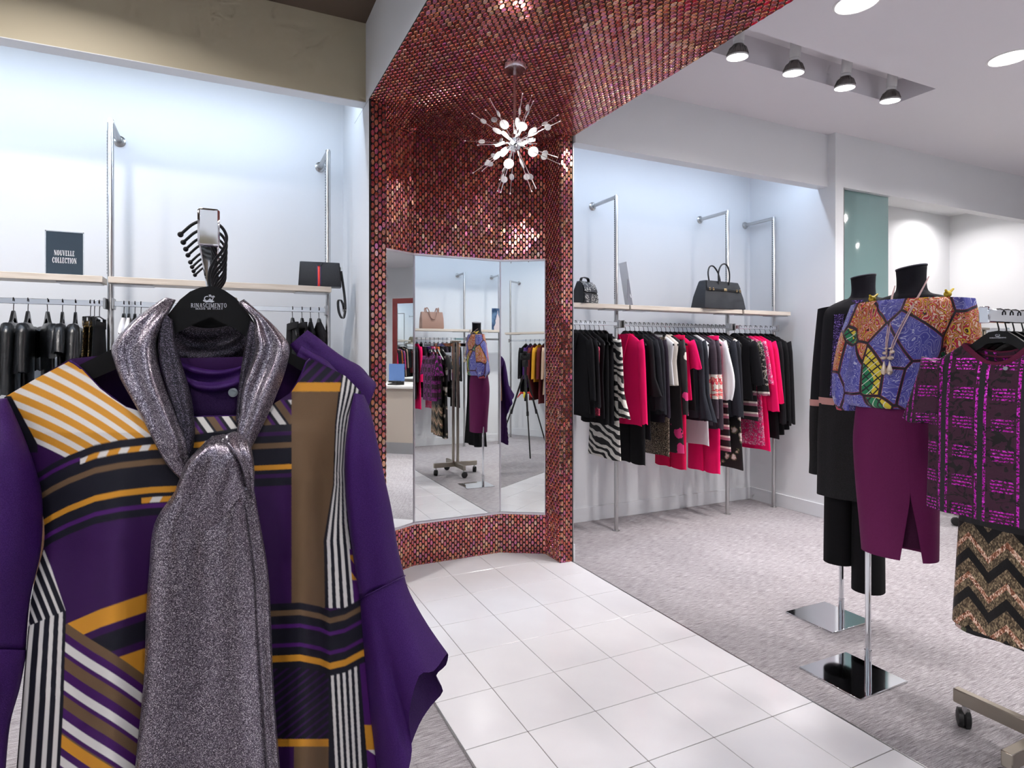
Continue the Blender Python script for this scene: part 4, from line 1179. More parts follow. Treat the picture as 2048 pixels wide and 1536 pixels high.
obj('lining', ribbon([(322,622,346,640,0.020,0.006,0,0),(316,670,352,690,0.026,0.008,0.002,0),(318,720,366,735,0.034,0.008,0.003,0.5),(334,780,384,800,0.046,0.009,0.003,1),(356,850,390,870,0.056,0.010,0.003,1),(362,905,382,918,0.062,0.008,0,1)]), GLITD, scarf, 180)
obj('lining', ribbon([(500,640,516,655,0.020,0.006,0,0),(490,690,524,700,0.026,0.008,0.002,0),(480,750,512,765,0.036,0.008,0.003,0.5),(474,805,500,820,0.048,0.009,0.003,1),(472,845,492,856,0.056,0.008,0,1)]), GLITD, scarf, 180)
obj('strand', ribbon([(330,594,352,600,0.000,0.010,0,0),(286,624,338,626,0.014,0.016,0.003,0),(252,655,322,655,0.022,0.018,0.004,0.2),(224,693,312,688,0.028,0.019,0.005,0.5),(230,730,316,722,0.034,0.019,0.006,1),(244,765,329,768,0.042,0.019,0.006,1.4),
    (281,830,352,828,0.054,0.018,0.006,1.8),(310,888,372,880,0.062,0.017,0.005,2.2),(334,930,380,922,0.066,0.014,0.003,2.6),(362,960,392,940,0.066,0.010,0,3)]), GLIT, scarf, 180)
obj('strand', ribbon([(474,606,488,598,0.000,0.010,0,0),(506,638,530,634,0.014,0.014,0.003,0),(508,668,560,664,0.022,0.017,0.006,0.2),(510,700,579,694,0.030,0.018,0.008,0.5),(498,738,572,738,0.038,0.018,0.009,1),
    (484,780,553,790,0.048,0.018,0.008,1.4),(479,830,530,842,0.058,0.017,0.006,1.8),(472,868,512,878,0.066,0.015,0.004,2.2),(462,900,498,905,0.068,0.012,0.0,2.6)]), GLIT, scarf, 180)
obj('knot', ribbon([(424,872,448,868,0.070,0.012,0,0),(398,896,476,880,0.078,0.022,0.004,0.5),(372,926,500,905,0.082,0.028,0.007,1),(358,960,508,935,0.080,0.030,0.007,1.5),(346,992,508,972,0.076,0.027,0.005,2),(326,1032,514,1018,0.072,0.026,0.004,2),(308,1076,522,1066,0.064,0.022,0.002,2),(302,1120,530,1110,0.050,0.014,0,2)]), GLIT, scarf, 180)
obj('knot_wrap', ribbon([(486,872,470,862,0.078,0.010,0,0),(500,888,448,872,0.092,0.012,0.003,0),(508,925,452,890,0.104,0.013,0.004,0.6),(509,965,474,920,0.100,0.013,0.004,1),(506,1000,488,965,0.088,0.010,0,1)]), GLIT, scarf, 180)
obj('tail', ribbon([(368,955,492,950,0.064,0.016,0.003,0),(345,990,506,985,0.070,0.022,0.008,0.2),(308,1050,518,1040,0.070,0.026,0.007,0.5),(298,1140,535,1140,0.068,0.027,0.006,0.7),(292,1230,540,1230,0.066,0.027,0.006,0.8),
    (287,1364,545,1364,0.064,0.027,0.006,0.9),(270,1536,557,1536,0.062,0.027,0.006,1.0),(258,1700,572,1700,0.060,0.027,0.006,1.1),(250,1850,580,1850,0.060,0.024,0.017,1.2)], n=56), GLIT, scarf, 180)
obj('tail_fold', ribbon([(482,975,507,970,0.086,0.007,0,0),(494,1050,520,1045,0.086,0.008,0.002,0),(506,1140,536,1140,0.084,0.009,0.003,0),(510,1238,542,1238,0.080,0.009,0.003,0),(520,1364,547,1364,0.078,0.009,0.003,0),(532,1536,560,1536,0.076,0.009,0.003,0),(545,1700,575,1700,0.074,0.009,0.003,0)]), GLIT, scarf, 180)

# ------------------------------------------------------------------ lettering (thick-and-thin serif strokes)
def _bar(x0, y0, x1, y1): return [(x0, y0), (x1, y0), (x1, y1), (x0, y1)]
def _ln(x0, y0, x1, y1, w_): return [(x0 - w_/2, y0), (x0 + w_/2, y0), (x1 + w_/2, y1), (x1 - w_/2, y1)]
def _arc(cx, cy, rx, ry, a0, a1, T, t_, n=14):
    o_ = [(cx + rx*math.cos(a0 + (a1-a0)*k/n), cy + ry*math.sin(a0 + (a1-a0)*k/n)) for k in range(n+1)]
    i_ = [(cx + (rx-T)*math.cos(a1 + (a0-a1)*k/n), cy + (ry-t_)*math.sin(a1 + (a0-a1)*k/n)) for k in range(n+1)]
    return o_ + i_
def glyph(ch, T=0.17, t_=0.07):
    q = t_; sf = 0.07
    def ser(x, y, w_=None): w2 = (w_ or T)/2 + sf; return _bar(x - w2, y, x + w2, y + q)
    if ch == 'N': return 0.80, [_ln(0.12,0,0.12,1,q), _ln(0.12+0.03,1,0.68-0.03,0,T*1.1), _ln(0.68,0,0.68,1,q), ser(0.12,0,q), ser(0.68,1-q,q), ser(0.10,1-q,q)]
    if ch == 'O': return 0.78, [_arc(0.39,0.5,0.36,0.52,0,PI,T,q), _arc(0.39,0.5,0.36,0.52,PI,2*PI,T,q)]
    if ch == 'C': return 0.72, [_arc(0.40,0.5,0.36,0.52,0.55,2*PI-0.55,T,q), _bar(0.66,0.66,0.71,0.98)]
    if ch == 'D': return 0.78, [_bar(0.08,0,0.08+T,1), _arc(0.30,0.5,0.44,0.5,-PI/2,PI/2,T,q), _bar(0.0,0,0.34,q), _bar(0.0,1-q,0.34,1)]
    if ch == 'U': return 0.80, [_bar(0.10,0.3,0.10+T,1), _bar(0.64,0.3,0.64+q,1), _arc(0.40,0.33,0.30,0.35,PI,2*PI,T*0.8,q), ser(0.10+T/2,1-q), ser(0.67,1-q,q)]
    if ch == 'V': return 0.78, [_ln(0.14,1,0.40,0,T), _ln(0.66,1,0.42,0,q), ser(0.14,1-q), ser(0.66,1-q,q)]
    if ch == 'A': return 0.80, [_ln(0.16,0,0.40,1,q), _ln(0.66,0,0.42,1,T), _bar(0.22,0.30,0.60,0.30+q), ser(0.14,0,q), ser(0.66,0)]
    if ch == 'E': return 0.66, [_bar(0.10,0,0.10+T,1), _bar(0.02,0,0.60,q), _bar(0.02,1-q,0.58,1), _bar(0.10,0.48,0.45,0.48+q), _bar(0.56,0,0.61,0.28), _bar(0.54,0.72,0.59,1)]
    if ch == 'L': return 0.62, [_bar(0.10,0,0.10+T,1), _bar(0.02,0,0.58,q), ser(0.10+T/2,1-q), _bar(0.54,0,0.59,0.32)]
    if ch == 'T': return 0.70, [_bar(0.35-T/2,0,0.35+T/2,1), _bar(0.02,1-q,0.68,1), ser(0.35,0), _bar(0.02,0.70,0.07,1), _bar(0.63,0.70,0.68,1)]
    if ch == 'I': return 0.38, [_bar(0.19-T/2,0,0.19+T/2,1), ser(0.19,0), ser(0.19,1-q)]
    if ch == 'R': return 0.78, [_bar(0.10,0,0.10+T,1), _arc(0.36,0.74,0.26,0.26,-PI/2,PI/2,T*0.9,q), _bar(0.02,1-q,0.38,1), _bar(0.10,0.48,0.38,0.48+q), _ln(0.40,0.5,0.66,0,T), ser(0.10+T/2,0)]
    if ch == 'S': return 0.60, [_arc(0.30,0.74,0.25,0.27,0.4,PI*1.5,T*0.7,q), _arc(0.30,0.26,0.26,0.27,-PI*0.9,PI/2,T*0.7,q)]
    if ch == 'M': return 0.98, [_ln(0.14,0,0.14,1,q), _ln(0.18,1,0.48,0.02,T), _ln(0.80,1,0.50,0.02,q), _bar(0.76,0,0.76+T,1), ser(0.14,0,q), ser(0.76+T/2,0), ser(0.14,1-q,q)]
    if ch == 'Y': return 0.76, [_ln(0.14,1,0.38,0.45,T), _ln(0.64,1,0.40,0.45,q), _bar(0.38-T/2,0,0.38+T/2,0.48), ser(0.38,0), ser(0.14,1-q)]
    return 0.42, []
def text_polys(s, T=0.17, t_=0.07, gap=0.10):
    x, out = 0.0, []
    for ch in s:
        w_, ps = glyph(ch, T, t_)
        out += [[(px + x, py) for px, py in p] for p in ps]
        x += w_ + gap
    return x - gap, out
def lettering(name, s, fn, d0, d1, x0, x1, y0, y1, m, parent, T=0.17, t_=0.07):
    wtot, ps = text_polys(s, T, t_)
    mb = MB()
    for p in ps:
        mb.extrude([(x0 + (x1-x0)*a/wtot, y0 + (y1-y0)*b) for a, b in p], fn, d0, d1)
    return obj(name, mb, m, parent, 0)

# ------------------------------------------------------------------ the printed hanger and its row of hooks
M_SILVER = mat('silver_print', (214,218,226), 0.4, 0.2)
out_px = [(419,572),(400,575),(380,583),(360,599),(345,618),(325,642),(290,664),(240,690),(165,727),(95,758),(60,776),(52,786),(60,795),(100,788),(168,766),(240,735),(290,708),(328,680),(365,660),(395,645),(419,635),
          (443,645),(470,657),(499,678),(535,700),(580,728),(640,765),(690,786),(712,790),(716,782),(706,772),(640,735),(580,705),(545,682),(515,655),(500,632),(488,614),(470,595),(450,581),(435,574)]
def hanger_px(name, label, dy, parent_group):
    t_ = thing(name, label, 'hanger', (0, dy, 0), 0, parent_group)
    return t_
HK = [(420,574),(418,555),(421,538),(430,520),(443,504),(451,489),(453,473),(447,459),(437,449),(424,443),(412,440),(397,443),(383,450),(371,460),(361,469)]
fr = thing('clothes_hanger', 'black wooden hanger printed RINASCIMENTO at the front of the rack', 'hanger', (0, 0, 0), 0, 'hangers on the foreground arm')
ME_BIG = MB().extrude(out_px, lambda a, b, d: at(a, b, DY + d), -0.007, 0.007)
big = ME_BIG.mesh('arms', 30); big.materials.append(M_HANGER)
link(bpy.data.objects.new('arms', big), fr)
hp = [tuple(p) for p in catmull([at(u, v, DY) for u, v in HK], 4)]
hkm = MB().tube(hp, 0.0022, 8).sphere(hp[-1], 0.0042, 10, 6).mesh('hook', 60); hkm.materials.append(M_WIRE)
link(bpy.data.objects.new('hook', hkm), fr)
yf = DY - 0.0072
pf = lambda a, b, d: at(a, b, yf + d)
lettering('brand_lettering', 'RINASCIMENTO', pf, -0.0005, 0.0003, 381.5, 453.5, 615.0, 606.5, M_SILVER, fr, 0.16, 0.09)
lettering('origin_lettering', 'MADE IN ITALY', pf, -0.0005, 0.0003, 391, 446, 619.0, 616.0, M_SILVER, fr, 0.18, 0.14)
em = MB()
for pts in (_arc(414,597,6,5,0.3,5.2,1.8,1.6), _arc(422,596,5,5,-2.6,2.0,1.6,1.6), [(408,603),(413,600),(419,602),(424,600),(429,603),(424,605),(418,604),(412,605)],
            [(417,590),(421,589),(424,592),(428,591),(430,594),(426,596),(421,594)], [(407,599),(410,601),(409,604),(406,602)], [(419,596),(422,598),(421,603),(418,601)]):
    em.extrude(pts, pf, -0.0005, 0.0003)
obj('emblem', em, M_SILVER, fr, 0)
seam_l = MB().box(-0.0004, 0.0004, -0.0005, 0.0003, 0, 0.022)
for k in range(1, 8):
    dx = 0.0005*k
    t_ = thing('clothes_hanger', 'black hanger on the foreground arm, %s behind the printed one' % ['', 'first', 'second', 'third', 'fourth', 'fifth', 'sixth', 'seventh'][k], 'hanger', (dx, 0.062*k + (0.02 if k > 3 else 0), 0), 0, 'hangers on the foreground arm')
    link(bpy.data.objects.new('arms', big), t_); link(bpy.data.objects.new('hook', hkm), t_)
# garments behind the front dress on the same arm
for k, (m, lab, L) in enumerate([(PURPLE,'plain deep purple dress right behind the striped one',0.98), (TAN,'tan dress behind the purple one on the foreground arm',0.95), (BLACK,'black dress third behind the striped one',0.95), (BURG,'burgundy dress deep in the foreground row',0.9), (BLACK2,'soft black dress at the end of the foreground row',0.9)]):
    garment('dress', lab, 'dress', (0.0, DY + 0.062*(k+1) + 0.012, 1.602 - 0.105), 0, 'dresses on the foreground arm', m, L, 'top', 'long' if k else None, 0.5, w_=0.205, thick=0.02, amp=0.005, seed=700 + k, collar='stand')
# stiff pleated purple sleeves standing up behind the right shoulder
pp = thing('blouse', 'purple blouse with stiff box-pleated shoulder behind the striped dress', 'blouse', (0, 0, 0), 0, 'dresses on the foreground arm')
obj('pleated_sleeve', ribbon([(579,690,615,660,-0.060,0.010,0,0),(600,718,640,678,-0.062,0.018,0.002,0),(622,742,663,697,-0.064,0.022,0,0),(640,770,690,716,-0.064,0.026,0.003,0),(660,800,720,732,-0.064,0.026,0.0,0),(690,850,738,752,-0.064,0.026,0.002,0),(712,880,753,771,-0.062,0.024,0,0),(716,905,731,800,-0.06,0.016,0,0)], steps=3), PURPLE, pp, 60)
obj('shoulder_fold', ribbon([(590,716,603,692,-0.030,0.008,0,0),(612,738,622,704,-0.032,0.014,0.003,0),(650,770,655,722,-0.034,0.016,0.003,0),(700,800,690,760,-0.034,0.014,0,0)], steps=3), PURPLE, pp, 60)
obj('collar', ribbon([(352,718,362,760,-0.020,0.008,0.004,0),(385,732,390,786,-0.012,0.012,0.008,0.4),(430,740,432,792,-0.006,0.014,0.010,1),(475,734,470,788,-0.010,0.012,0.008,2),(500,722,494,772,-0.018,0.008,0.003,2.5)]), PURPLE, pp, 180)
cb = obj('neck_band', ribbon([(380,772,384,832,-0.004,0.004,0,0),(430,776,430,836,0.002,0.005,0.001,0),(478,772,480,830,0.0,0.004,0,0)]), cloth('dark_purple_facing', (44,22,66)), pp, 180)
obj('button', MB().lathe([(0.0066, 0.0), (0.0066, 0.002), (0.0035, 0.0026), (0.0035, 0.002)], 16, at(466, 785, DY - 0.006), (0, -1, 0)), mat('pale_button', (150,160,165), 0.3), cb)
# ================================================================== MANNEQUINS AND THEIR CLOTHES
def frame(phi):
    return Vector((math.cos(phi), math.sin(phi), 0)), Vector((math.sin(phi), -math.cos(phi), 0))   # lateral, front
def loft(rows, phi, n=40, steps=4, closed=True, fold=None, cap0=False, cap1=False, gap=None, off=0.0):
    """rows (z, cx, cy, half width, depth front, depth back, tilt)"""
    l, f = frame(phi); rr = []
    for j, (z, cx, cy, a, bf, bb, tl) in enumerate(catmull(rows, steps)):
        ring = []
        for k in range(n):
            if gap:
                g0, wd = gap(z); th = g0 + wd/2 + (2*PI - wd)*k/(n-1)
            else: th = 2*PI*k/n
            x = (a + off)*sg(math.cos(th), 0.92); y = ((bf if math.sin(th) > 0 else bb) + off)*sg(math.sin(th), 0.92)
            if fold: y += fold(th, z)*math.sin(th); x += fold(th, z)*math.cos(th)
            p = Vector((cx, cy, 0)) + l*x + f*y
            ring.append((p.x, p.y, z + tl*x))
        rr.append(ring)
    return MB().rings(rr, cap0, cap1, closed=not gap)
PHI = math.radians(-75)
FORM = cloth('dark_form_jersey', (26,26,34), 0.85)
def mannequin(label, px_, py_, plate, rows, ncap, phi, ztop_pole):
    t_ = thing('mannequin', label, 'mannequin', (0, 0, 0), 0, 'headless mannequins on chrome stands')
    x0, x1, y0, y1 = plate
    obj('base_plate', MB().rbox(x0, x1, y0, y1, 0.0, 0.007, 0.0015, 1), M_CHROME, t_)
    p_ = obj('pole', MB().tube([(px_, py_, 0.007), (px_, py_, ztop_pole)], 0.0115, 16), M_CHROME, t_)
    obj('socket', MB().tube([(px_, py_, 0.007), (px_, py_, 0.10)], 0.014, 16), M_CHROME, p_)
    obj('torso', loft(rows, phi, cap0=True, cap1=True), FORM, t_, 180)
    z, cx, cy, a, bf, bb, tl = rows[0]
    obj('neck_cap', loft([(z + 0.001, cx, cy, a*1.04, bf*1.04, bb*1.04, tl), (z + 0.006, cx, cy, a*1.04, bf*1.04, bb*1.04, tl)], phi, steps=1, cap0=True, cap1=True), mat('neck_cap_grey', (92,90,104), 0.6), t_)
    return t_
# ---- mannequin one: patchwork blouse, plum skirt
m1 = [(1.768, 2.640, 1.452, 0.052, 0.050, 0.050, 0.16), (1.70, 2.640, 1.452, 0.050, 0.048, 0.050, 0.10), (1.665, 2.640, 1.452, 0.062, 0.055, 0.055, 0.0), (1.645, 2.640, 1.455, 0.115, 0.068, 0.062, 0.0),
      (1.605, 2.640, 1.460, 0.158, 0.080, 0.075, 0.0), (1.53, 2.640, 1.475, 0.155, 0.095, 0.085, 0), (1.42, 2.640, 1.50, 0.145, 0.110, 0.085, 0), (1.22, 2.640, 1.535, 0.112, 0.085, 0.075, 0), (1.05, 2.640, 1.52, 0.122, 0.085, 0.088, 0), (0.90, 2.640, 1.515, 0.118, 0.08, 0.08, 0)]
mannequin('headless mannequin wearing the patchwork blouse', 2.640, 1.626, (2.39, 2.712, 1.505, 1.772), m1, None, PHI, 1.0)
def patchwork(t):
    v = t.coord('Object', (1.15, 1.15, 0.78), (0.31, 0.17, 0.45))
    dcol = t.voro(v, 7.2, out='Color', rnd=0.8); k = t.xyz(dcol)[0]; k2 = t.xyz(dcol)[1]
    edge = t.voro(v, 7.2, 'DISTANCE_TO_EDGE', rnd=0.8)
    n1 = t.noise(v, 12.0, 2, 0.5, dist=1.6); fr_ = t.math('FRACT', t.math('MULTIPLY', n1, 13.0))
    n2 = t.noise(v, 24.0, 2, 0.5, dist=0.8); fr2 = t.math('FRACT', t.math('MULTIPLY', n2, 7.0))
    blue = t.ramp(fr_, [(0.0, lin((78,80,172))), (0.50, lin((196,198,226))), (0.64, lin((98,98,186)))], 'CONSTANT')
    red = t.ramp(fr2, [(0.0, lin((190,30,58))), (0.3, lin((228,190,46))), (0.5, lin((40,22,34))), (0.62, lin((214,64,52))), (0.8, lin((236,214,190)))], 'CONSTANT')
    mag = t.ramp(fr_, [(0.0, lin((206,56,110))), (0.4, lin((52,44,110))), (0.55, lin((226,150,60))), (0.72, lin((196,30,66)))], 'CONSTANT')
    x, y, z = t.xyz(t.coord('Object', rot=(0, 0, 0)))
    d1 = t.math('FRACT', t.math('MULTIPLY', t.math('ADD', t.math('ADD', x, y), z), 22.0)); d2 = t.math('FRACT', t.math('MULTIPLY', t.math('SUBTRACT', t.math('SUBTRACT', y, z), x), 22.0))
    gy = t.mix(t.greater(t.noise(v, 9.0, 1), 0.5), lin((226,206,52)), lin((20,132,84)))
    pl_ = t.mix(t.math('MAXIMUM', t.less(d1, 0.16), t.less(d2, 0.16)), gy, lin((22,24,36)))
    pl_ = t.mix(t.math('MULTIPLY', t.greater(d1, 0.55), t.less(d1, 0.62)), pl_, lin((236,236,226)))
    c_ = t.mix(t.greater(k, 0.50), blue, red)
    c_ = t.mix(t.greater(k, 0.76), c_, mag)
    c_ = t.mix(t.greater(k, 0.88), c_, pl_)
    c_ = t.mix(t.less(edge, 0.034), c_, lin((150,36,60)))
    c_ = t.mix(t.less(edge, 0.024), c_, lin((20,18,34)))
    t.put(t.b('Base Color'), c_)
    t.b('Sheen Weight').default_value = 0.1
PATCH = mat('paisley_patchwork_satin', rough=0.45, fn=patchwork)
bl = thing('blouse', 'colourful paisley patchwork blouse on the front mannequin', 'blouse', (0, 0, 0))
gath = lambda th, z: 0.004*math.sin(26*th)*max(0, min(1, (z - 1.50)/0.12)) + 0.007*math.sin(9*th + 1.0)*max(0, min(1, (1.34 - z)/0.12))
obj('body', loft([(1.638, 2.635, 1.455, 0.138, 0.088, 0.078, 0), (1.615, 2.635, 1.458, 0.165, 0.098, 0.088, 0), (1.55, 2.635, 1.468, 0.172, 0.112, 0.10, 0), (1.42, 2.635, 1.50, 0.170, 0.128, 0.11, 0), (1.30, 2.635, 1.52, 0.172, 0.130, 0.115, 0),
     (1.235, 2.635, 1.53, 0.172, 0.128, 0.115, 0), (1.20, 2.635, 1.53, 0.160, 0.118, 0.105, 0), (1.185, 2.635, 1.53, 0.138, 0.100, 0.095, 0)], PHI, n=96, fold=gath), PATCH, bl, 180)
l_, f_ = frame(PHI)
for s_, zend in ((1, 1.23), (-1, 1.16)):
    rows = []
    for k in range(9):
        q = k/8; z = 1.635 + (zend - 1.635)*q
        c0 = Vector((2.635, 1.458 + 0.05*q, 0)) + l_*(s_*(0.160 + 0.035*math.sin(PI*min(1, q*0.7)))) - f_*0.01
        r = 0.040 + 0.022*math.sin(PI*min(1, 0.15 + q*0.75)) + (-0.012 if k == 8 else 0)
        rows.append((z, c0.x, c0.y, r, r*1.05, r*1.05, 0.12*s_*-1*(1-q)))
    so = obj('sleeve', loft(rows, PHI, n=32, fold=lambda th, z: 0.003*math.sin(7*th)), PATCH, bl, 180)
    P = Vector((2.635, 1.455, 1.650)) + l_*(s_*0.128) + f_*0.02
    obj('shoulder_tie', MB().sphere(P[:], 0.014, 8, 6).tube([P[:], (P + Vector((0.01, -0.01, 0.022)) - f_*0.02)[:]], [0.007, 0.004], 6).tube([P[:], (P + f_*0.03 + Vector((0, 0, 0.014)))[:]], [0.007, 0.004], 6), mat('yellow_satin', (214,186,52), 0.5), bl)
PLUM = cloth('plum_crepe', (104,26,80), 0.7)
sk = thing('pencil_skirt', 'plum pencil skirt with front slit on the front mannequin', 'skirt', (0, 0, 0))
def slit(z): return (math.radians(62), max(0.002, 0.62*max(0, 0.83 - z)/0.27))
obj('body', loft([(1.215, 2.640, 1.532, 0.122, 0.095, 0.085, 0), (1.12, 2.640, 1.525, 0.138, 0.104, 0.105, 0), (1.02, 2.640, 1.520, 0.148, 0.106, 0.115, 0), (0.85, 2.640, 1.512, 0.146, 0.103, 0.110, 0), (0.70, 2.640, 1.505, 0.140, 0.098, 0.102, 0), (0.565, 2.640, 1.50, 0.134, 0.096, 0.098, 0.03)], PHI, n=64, gap=slit), PLUM, sk, 180)
obj('lining', loft([(1.10, 2.640, 1.525, 0.130, 0.085, 0.085, 0), (0.85, 2.640, 1.512, 0.140, 0.088, 0.096, 0), (0.62, 2.640, 1.50, 0.128, 0.080, 0.088, 0)], PHI, n=32), cloth('dark_plum_lining', (60,16,48)), sk, 180)
# necklace
nk = thing('necklace', 'long pale pink cord necklace with pearl drops', 'necklace', (0, 0, 0))
M_CORD = mat('pale_pink_cord', (222,190,190), 0.5); M_PEARL = mat('pearl_gold', (232,214,196), 0.18, 0.5)
def nstrand(pts): return [tuple(p) for p in catmull(pts, 5)]
for dx in (0.0, 0.006):
    obj('cord', MB().tube(nstrand([atx(1790, 572, 2.63), atx(1782 + dx*400, 600, 2.56), atx(1778 + dx*600, 640, 2.525), atx(1772 + dx*500, 685, 2.508), atx(1773, 718, 2.500)]), 0.0022, 6), M_CORD, nk)
    obj('cord', MB().tube(nstrand([atx(1858, 553, 2.63), atx(1838 - dx*300, 592, 2.572), atx(1812 - dx*700, 640, 2.53), atx(1790 - dx*700, 685, 2.510), atx(1778, 718, 2.500)]), 0.0022, 6), M_CORD, nk)
for (u, v, r) in ((1772,697,0.006),(1780,697,0.006),(1770,706,0.010),(1784,704,0.010),(1767,716,0.011),(1781,716,0.012)):
    obj('bead', MB().sphere(atx(u, v, 2.494), r, 14, 8, 1, 1, 0.7), M_PEARL, nk)
for u in (1768, 1779):
    x, y, z = atx(u, 722, 2.492)
    obj('drop', MB().lathe([(0.002, 0.0), (0.004, -0.012), (0.0105, -0.036), (0.0115, -0.046), (0.007, -0.054), (0.001, -0.057)], 14, (x, y, z)), M_PEARL, nk)
# ---- mannequin two: dark coat, trousers
m2 = [(1.812, 3.07, 1.915, 0.054, 0.052, 0.052, 0.14), (1.74, 3.07, 1.915, 0.052, 0.050, 0.052, 0.08), (1.705, 3.07, 1.917, 0.066, 0.058, 0.058, 0.0), (1.68, 3.07, 1.92, 0.12, 0.070, 0.065, 0.0),
      (1.64, 3.07, 1.925, 0.158, 0.082, 0.078, 0.0), (1.55, 3.07, 1.935, 0.150, 0.095, 0.085, 0), (1.42, 3.07, 1.95, 0.14, 0.10, 0.085, 0), (1.22, 3.07, 1.97, 0.115, 0.085, 0.075, 0), (1.0, 3.07, 1.97, 0.125, 0.085, 0.09, 0), (0.85, 3.07, 1.97, 0.12, 0.08, 0.085, 0)]
mannequin('headless mannequin wearing the long black coat', 3.07, 2.03, (2.838, 3.156, 1.922, 2.185), m2, None, PHI, 1.0)
def velvet(t):
    v = t.coord('Object'); n_ = t.noise(v, 260.0, 2)
    t.put(t.b('Base Color'), t.ramp(n_, [(0.4, lin((9,9,11))), (0.65, lin((26,25,29)))])); t.put(t.b('Normal'), t.bump(n_, 0.5, 0.004))
VELVET = mat('black_velvet', rough=0.9, fn=velvet)
COATC = cloth('black_boucle_wool', (26,26,31), 0.9)
def sequin_purple(t):
    v = t.coord('Object'); c_ = t.xyz(t.voro(v, 260.0, out='Color'))[0]
    t.put(t.b('Base Color'), t.ramp(c_, [(0.3, lin((22,14,40))), (0.75, lin((66,38,120))), (0.95, lin((170,140,230)))])); t.b('Metallic').default_value = 0.5
    t.put(t.b('Normal'), t.bump(c_, 0.5, 0.003))
SEQPUR = mat('midnight_purple_sequins', rough=0.3, fn=sequin_purple)
ct = thing('coat', 'long black coat with velvet skirt on the rear mannequin', 'coat', (0, 0, 0))
obj('upper_body', loft([(1.700, 3.07, 1.917, 0.085, 0.070, 0.065, 0), (1.675, 3.07, 1.92, 0.140, 0.084, 0.078, 0), (1.64, 3.07, 1.925, 0.172, 0.098, 0.09, 0), (1.55, 3.07, 1.935, 0.172, 0.112, 0.10, 0), (1.40, 3.07, 1.95, 0.166, 0.118, 0.10, 0), (1.18, 3.07, 1.965, 0.160, 0.112, 0.10, 0)], PHI, n=48), COATC, ct, 180)
obj('pink_band', loft([(1.182, 3.07, 1.965, 0.162, 0.114, 0.102, 0), (1.145, 3.07, 1.965, 0.163, 0.114, 0.103, 0)], PHI, steps=1, n=48), cloth('dusty_pink_band', (206,152,146)), ct, 180)
obj('velvet_skirt', loft([(1.150, 3.07, 1.965, 0.160, 0.112, 0.10, 0), (1.0, 3.07, 1.965, 0.168, 0.118, 0.115, 0), (0.80, 3.07, 1.965, 0.170, 0.116, 0.112, 0), (0.66, 3.07, 1.965, 0.172, 0.118, 0.112, 0.02)], PHI, n=48, fold=lambda th, z: 0.004*math.sin(8*th)), VELVET, ct, 180)
l_, f_ = frame(PHI)
for s_ in (-1, 1):
    rows = []
    for k in range(10):
        q = k/9; z = 1.665 + (0.755 - 1.665)*q
        c0 = Vector((3.07, 1.925 + 0.03*q, 0)) + l_*(s_*(0.158 + 0.030*math.sin(PI*min(1, q*0.75)))) - f_*0.005
        r = 0.048 - 0.010*q + (0.006 if k == 9 else 0)
        rows.append((z, c0.x, c0.y, r, r*1.05, r*1.05, -0.15*s_*(1-q)))
    so = obj('sleeve', loft(rows[:6], PHI, n=24), COATC, ct, 180)
    obj('pink_cuff_band', loft([(1.165, rows[5][1], rows[5][2], 0.045, 0.047, 0.047, 0), (1.13, rows[5][1], rows[5][2], 0.045, 0.047, 0.047, 0)], PHI, steps=1, n=24), MATS['dusty_pink_band'], so, 180)
    obj('lower_sleeve', loft(rows[5:], PHI, n=24, cap1=True, fold=lambda th, z: 0.002*math.sin(5*th)), VELVET, so, 180)
ph_front = lambda x, z, d: Vector((3.07, 1.93 + (1.70 - z)*0.06, 0)) + l_*x + f_*(0.118 + d)
obj('open_front', MB().rings([[(*(ph_front(x, z, 0.002) + Vector((0, 0, 0)))[:2], z) for x in (-0.078, -0.060, -0.045, -0.030)] for z in (1.62, 1.5, 1.35, 1.19)], False, False, closed=False), SEQPUR, ct, 180)
for s_ in (-1, 1):
    obj('front_edge', MB().tube([(*ph_front(-0.054 + s_*0.026 + 0.0, z, 0.000)[:2], z) for z in (1.615, 1.5, 1.35, 1.19)], 0.006, 6), COATC, ct)
for z in (1.485, 1.36, 1.235):
    p = ph_front(-0.010, z, 0.0)
    obj('button', MB().lathe([(0.013, 0.0), (0.013, 0.004), (0.009, 0.006), (0.004, 0.004)], 16, (p.x, p.y, z), f_), mat('grey_coat_button', (120,120,128), 0.3, 0.4), ct)
obj('inner_neckline', loft([(1.69, 3.07, 1.918, 0.082, 0.078, 0.06, 0), (1.665, 3.07, 1.92, 0.10, 0.088, 0.07, 0)], PHI, steps=1, n=32), SEQPUR, ct, 180)
tr = thing('trousers', 'wide black trousers under the long coat', 'trousers', (0, 0, 0))
for s_, zb in ((-1, 0.30), (1, 0.19)):
    rows = [(0.98, 3.07, 1.965, 0.06, 0.09, 0.10, 0), (0.70, 3.07, 1.965, 0.066, 0.085, 0.09, 0), (0.45, 3.07, 1.965, 0.070, 0.082, 0.085, 0), (zb, 3.07, 1.965, 0.072, 0.08, 0.085, 0.02)]
    rows = [(z, cx + l_.x*s_*0.066, cy + l_.y*s_*0.066, a, b1, b2, tl) for z, cx, cy, a, b1, b2, tl in rows]
    obj('trouser_leg', loft(rows, PHI, n=28), BLACK, tr, 180)

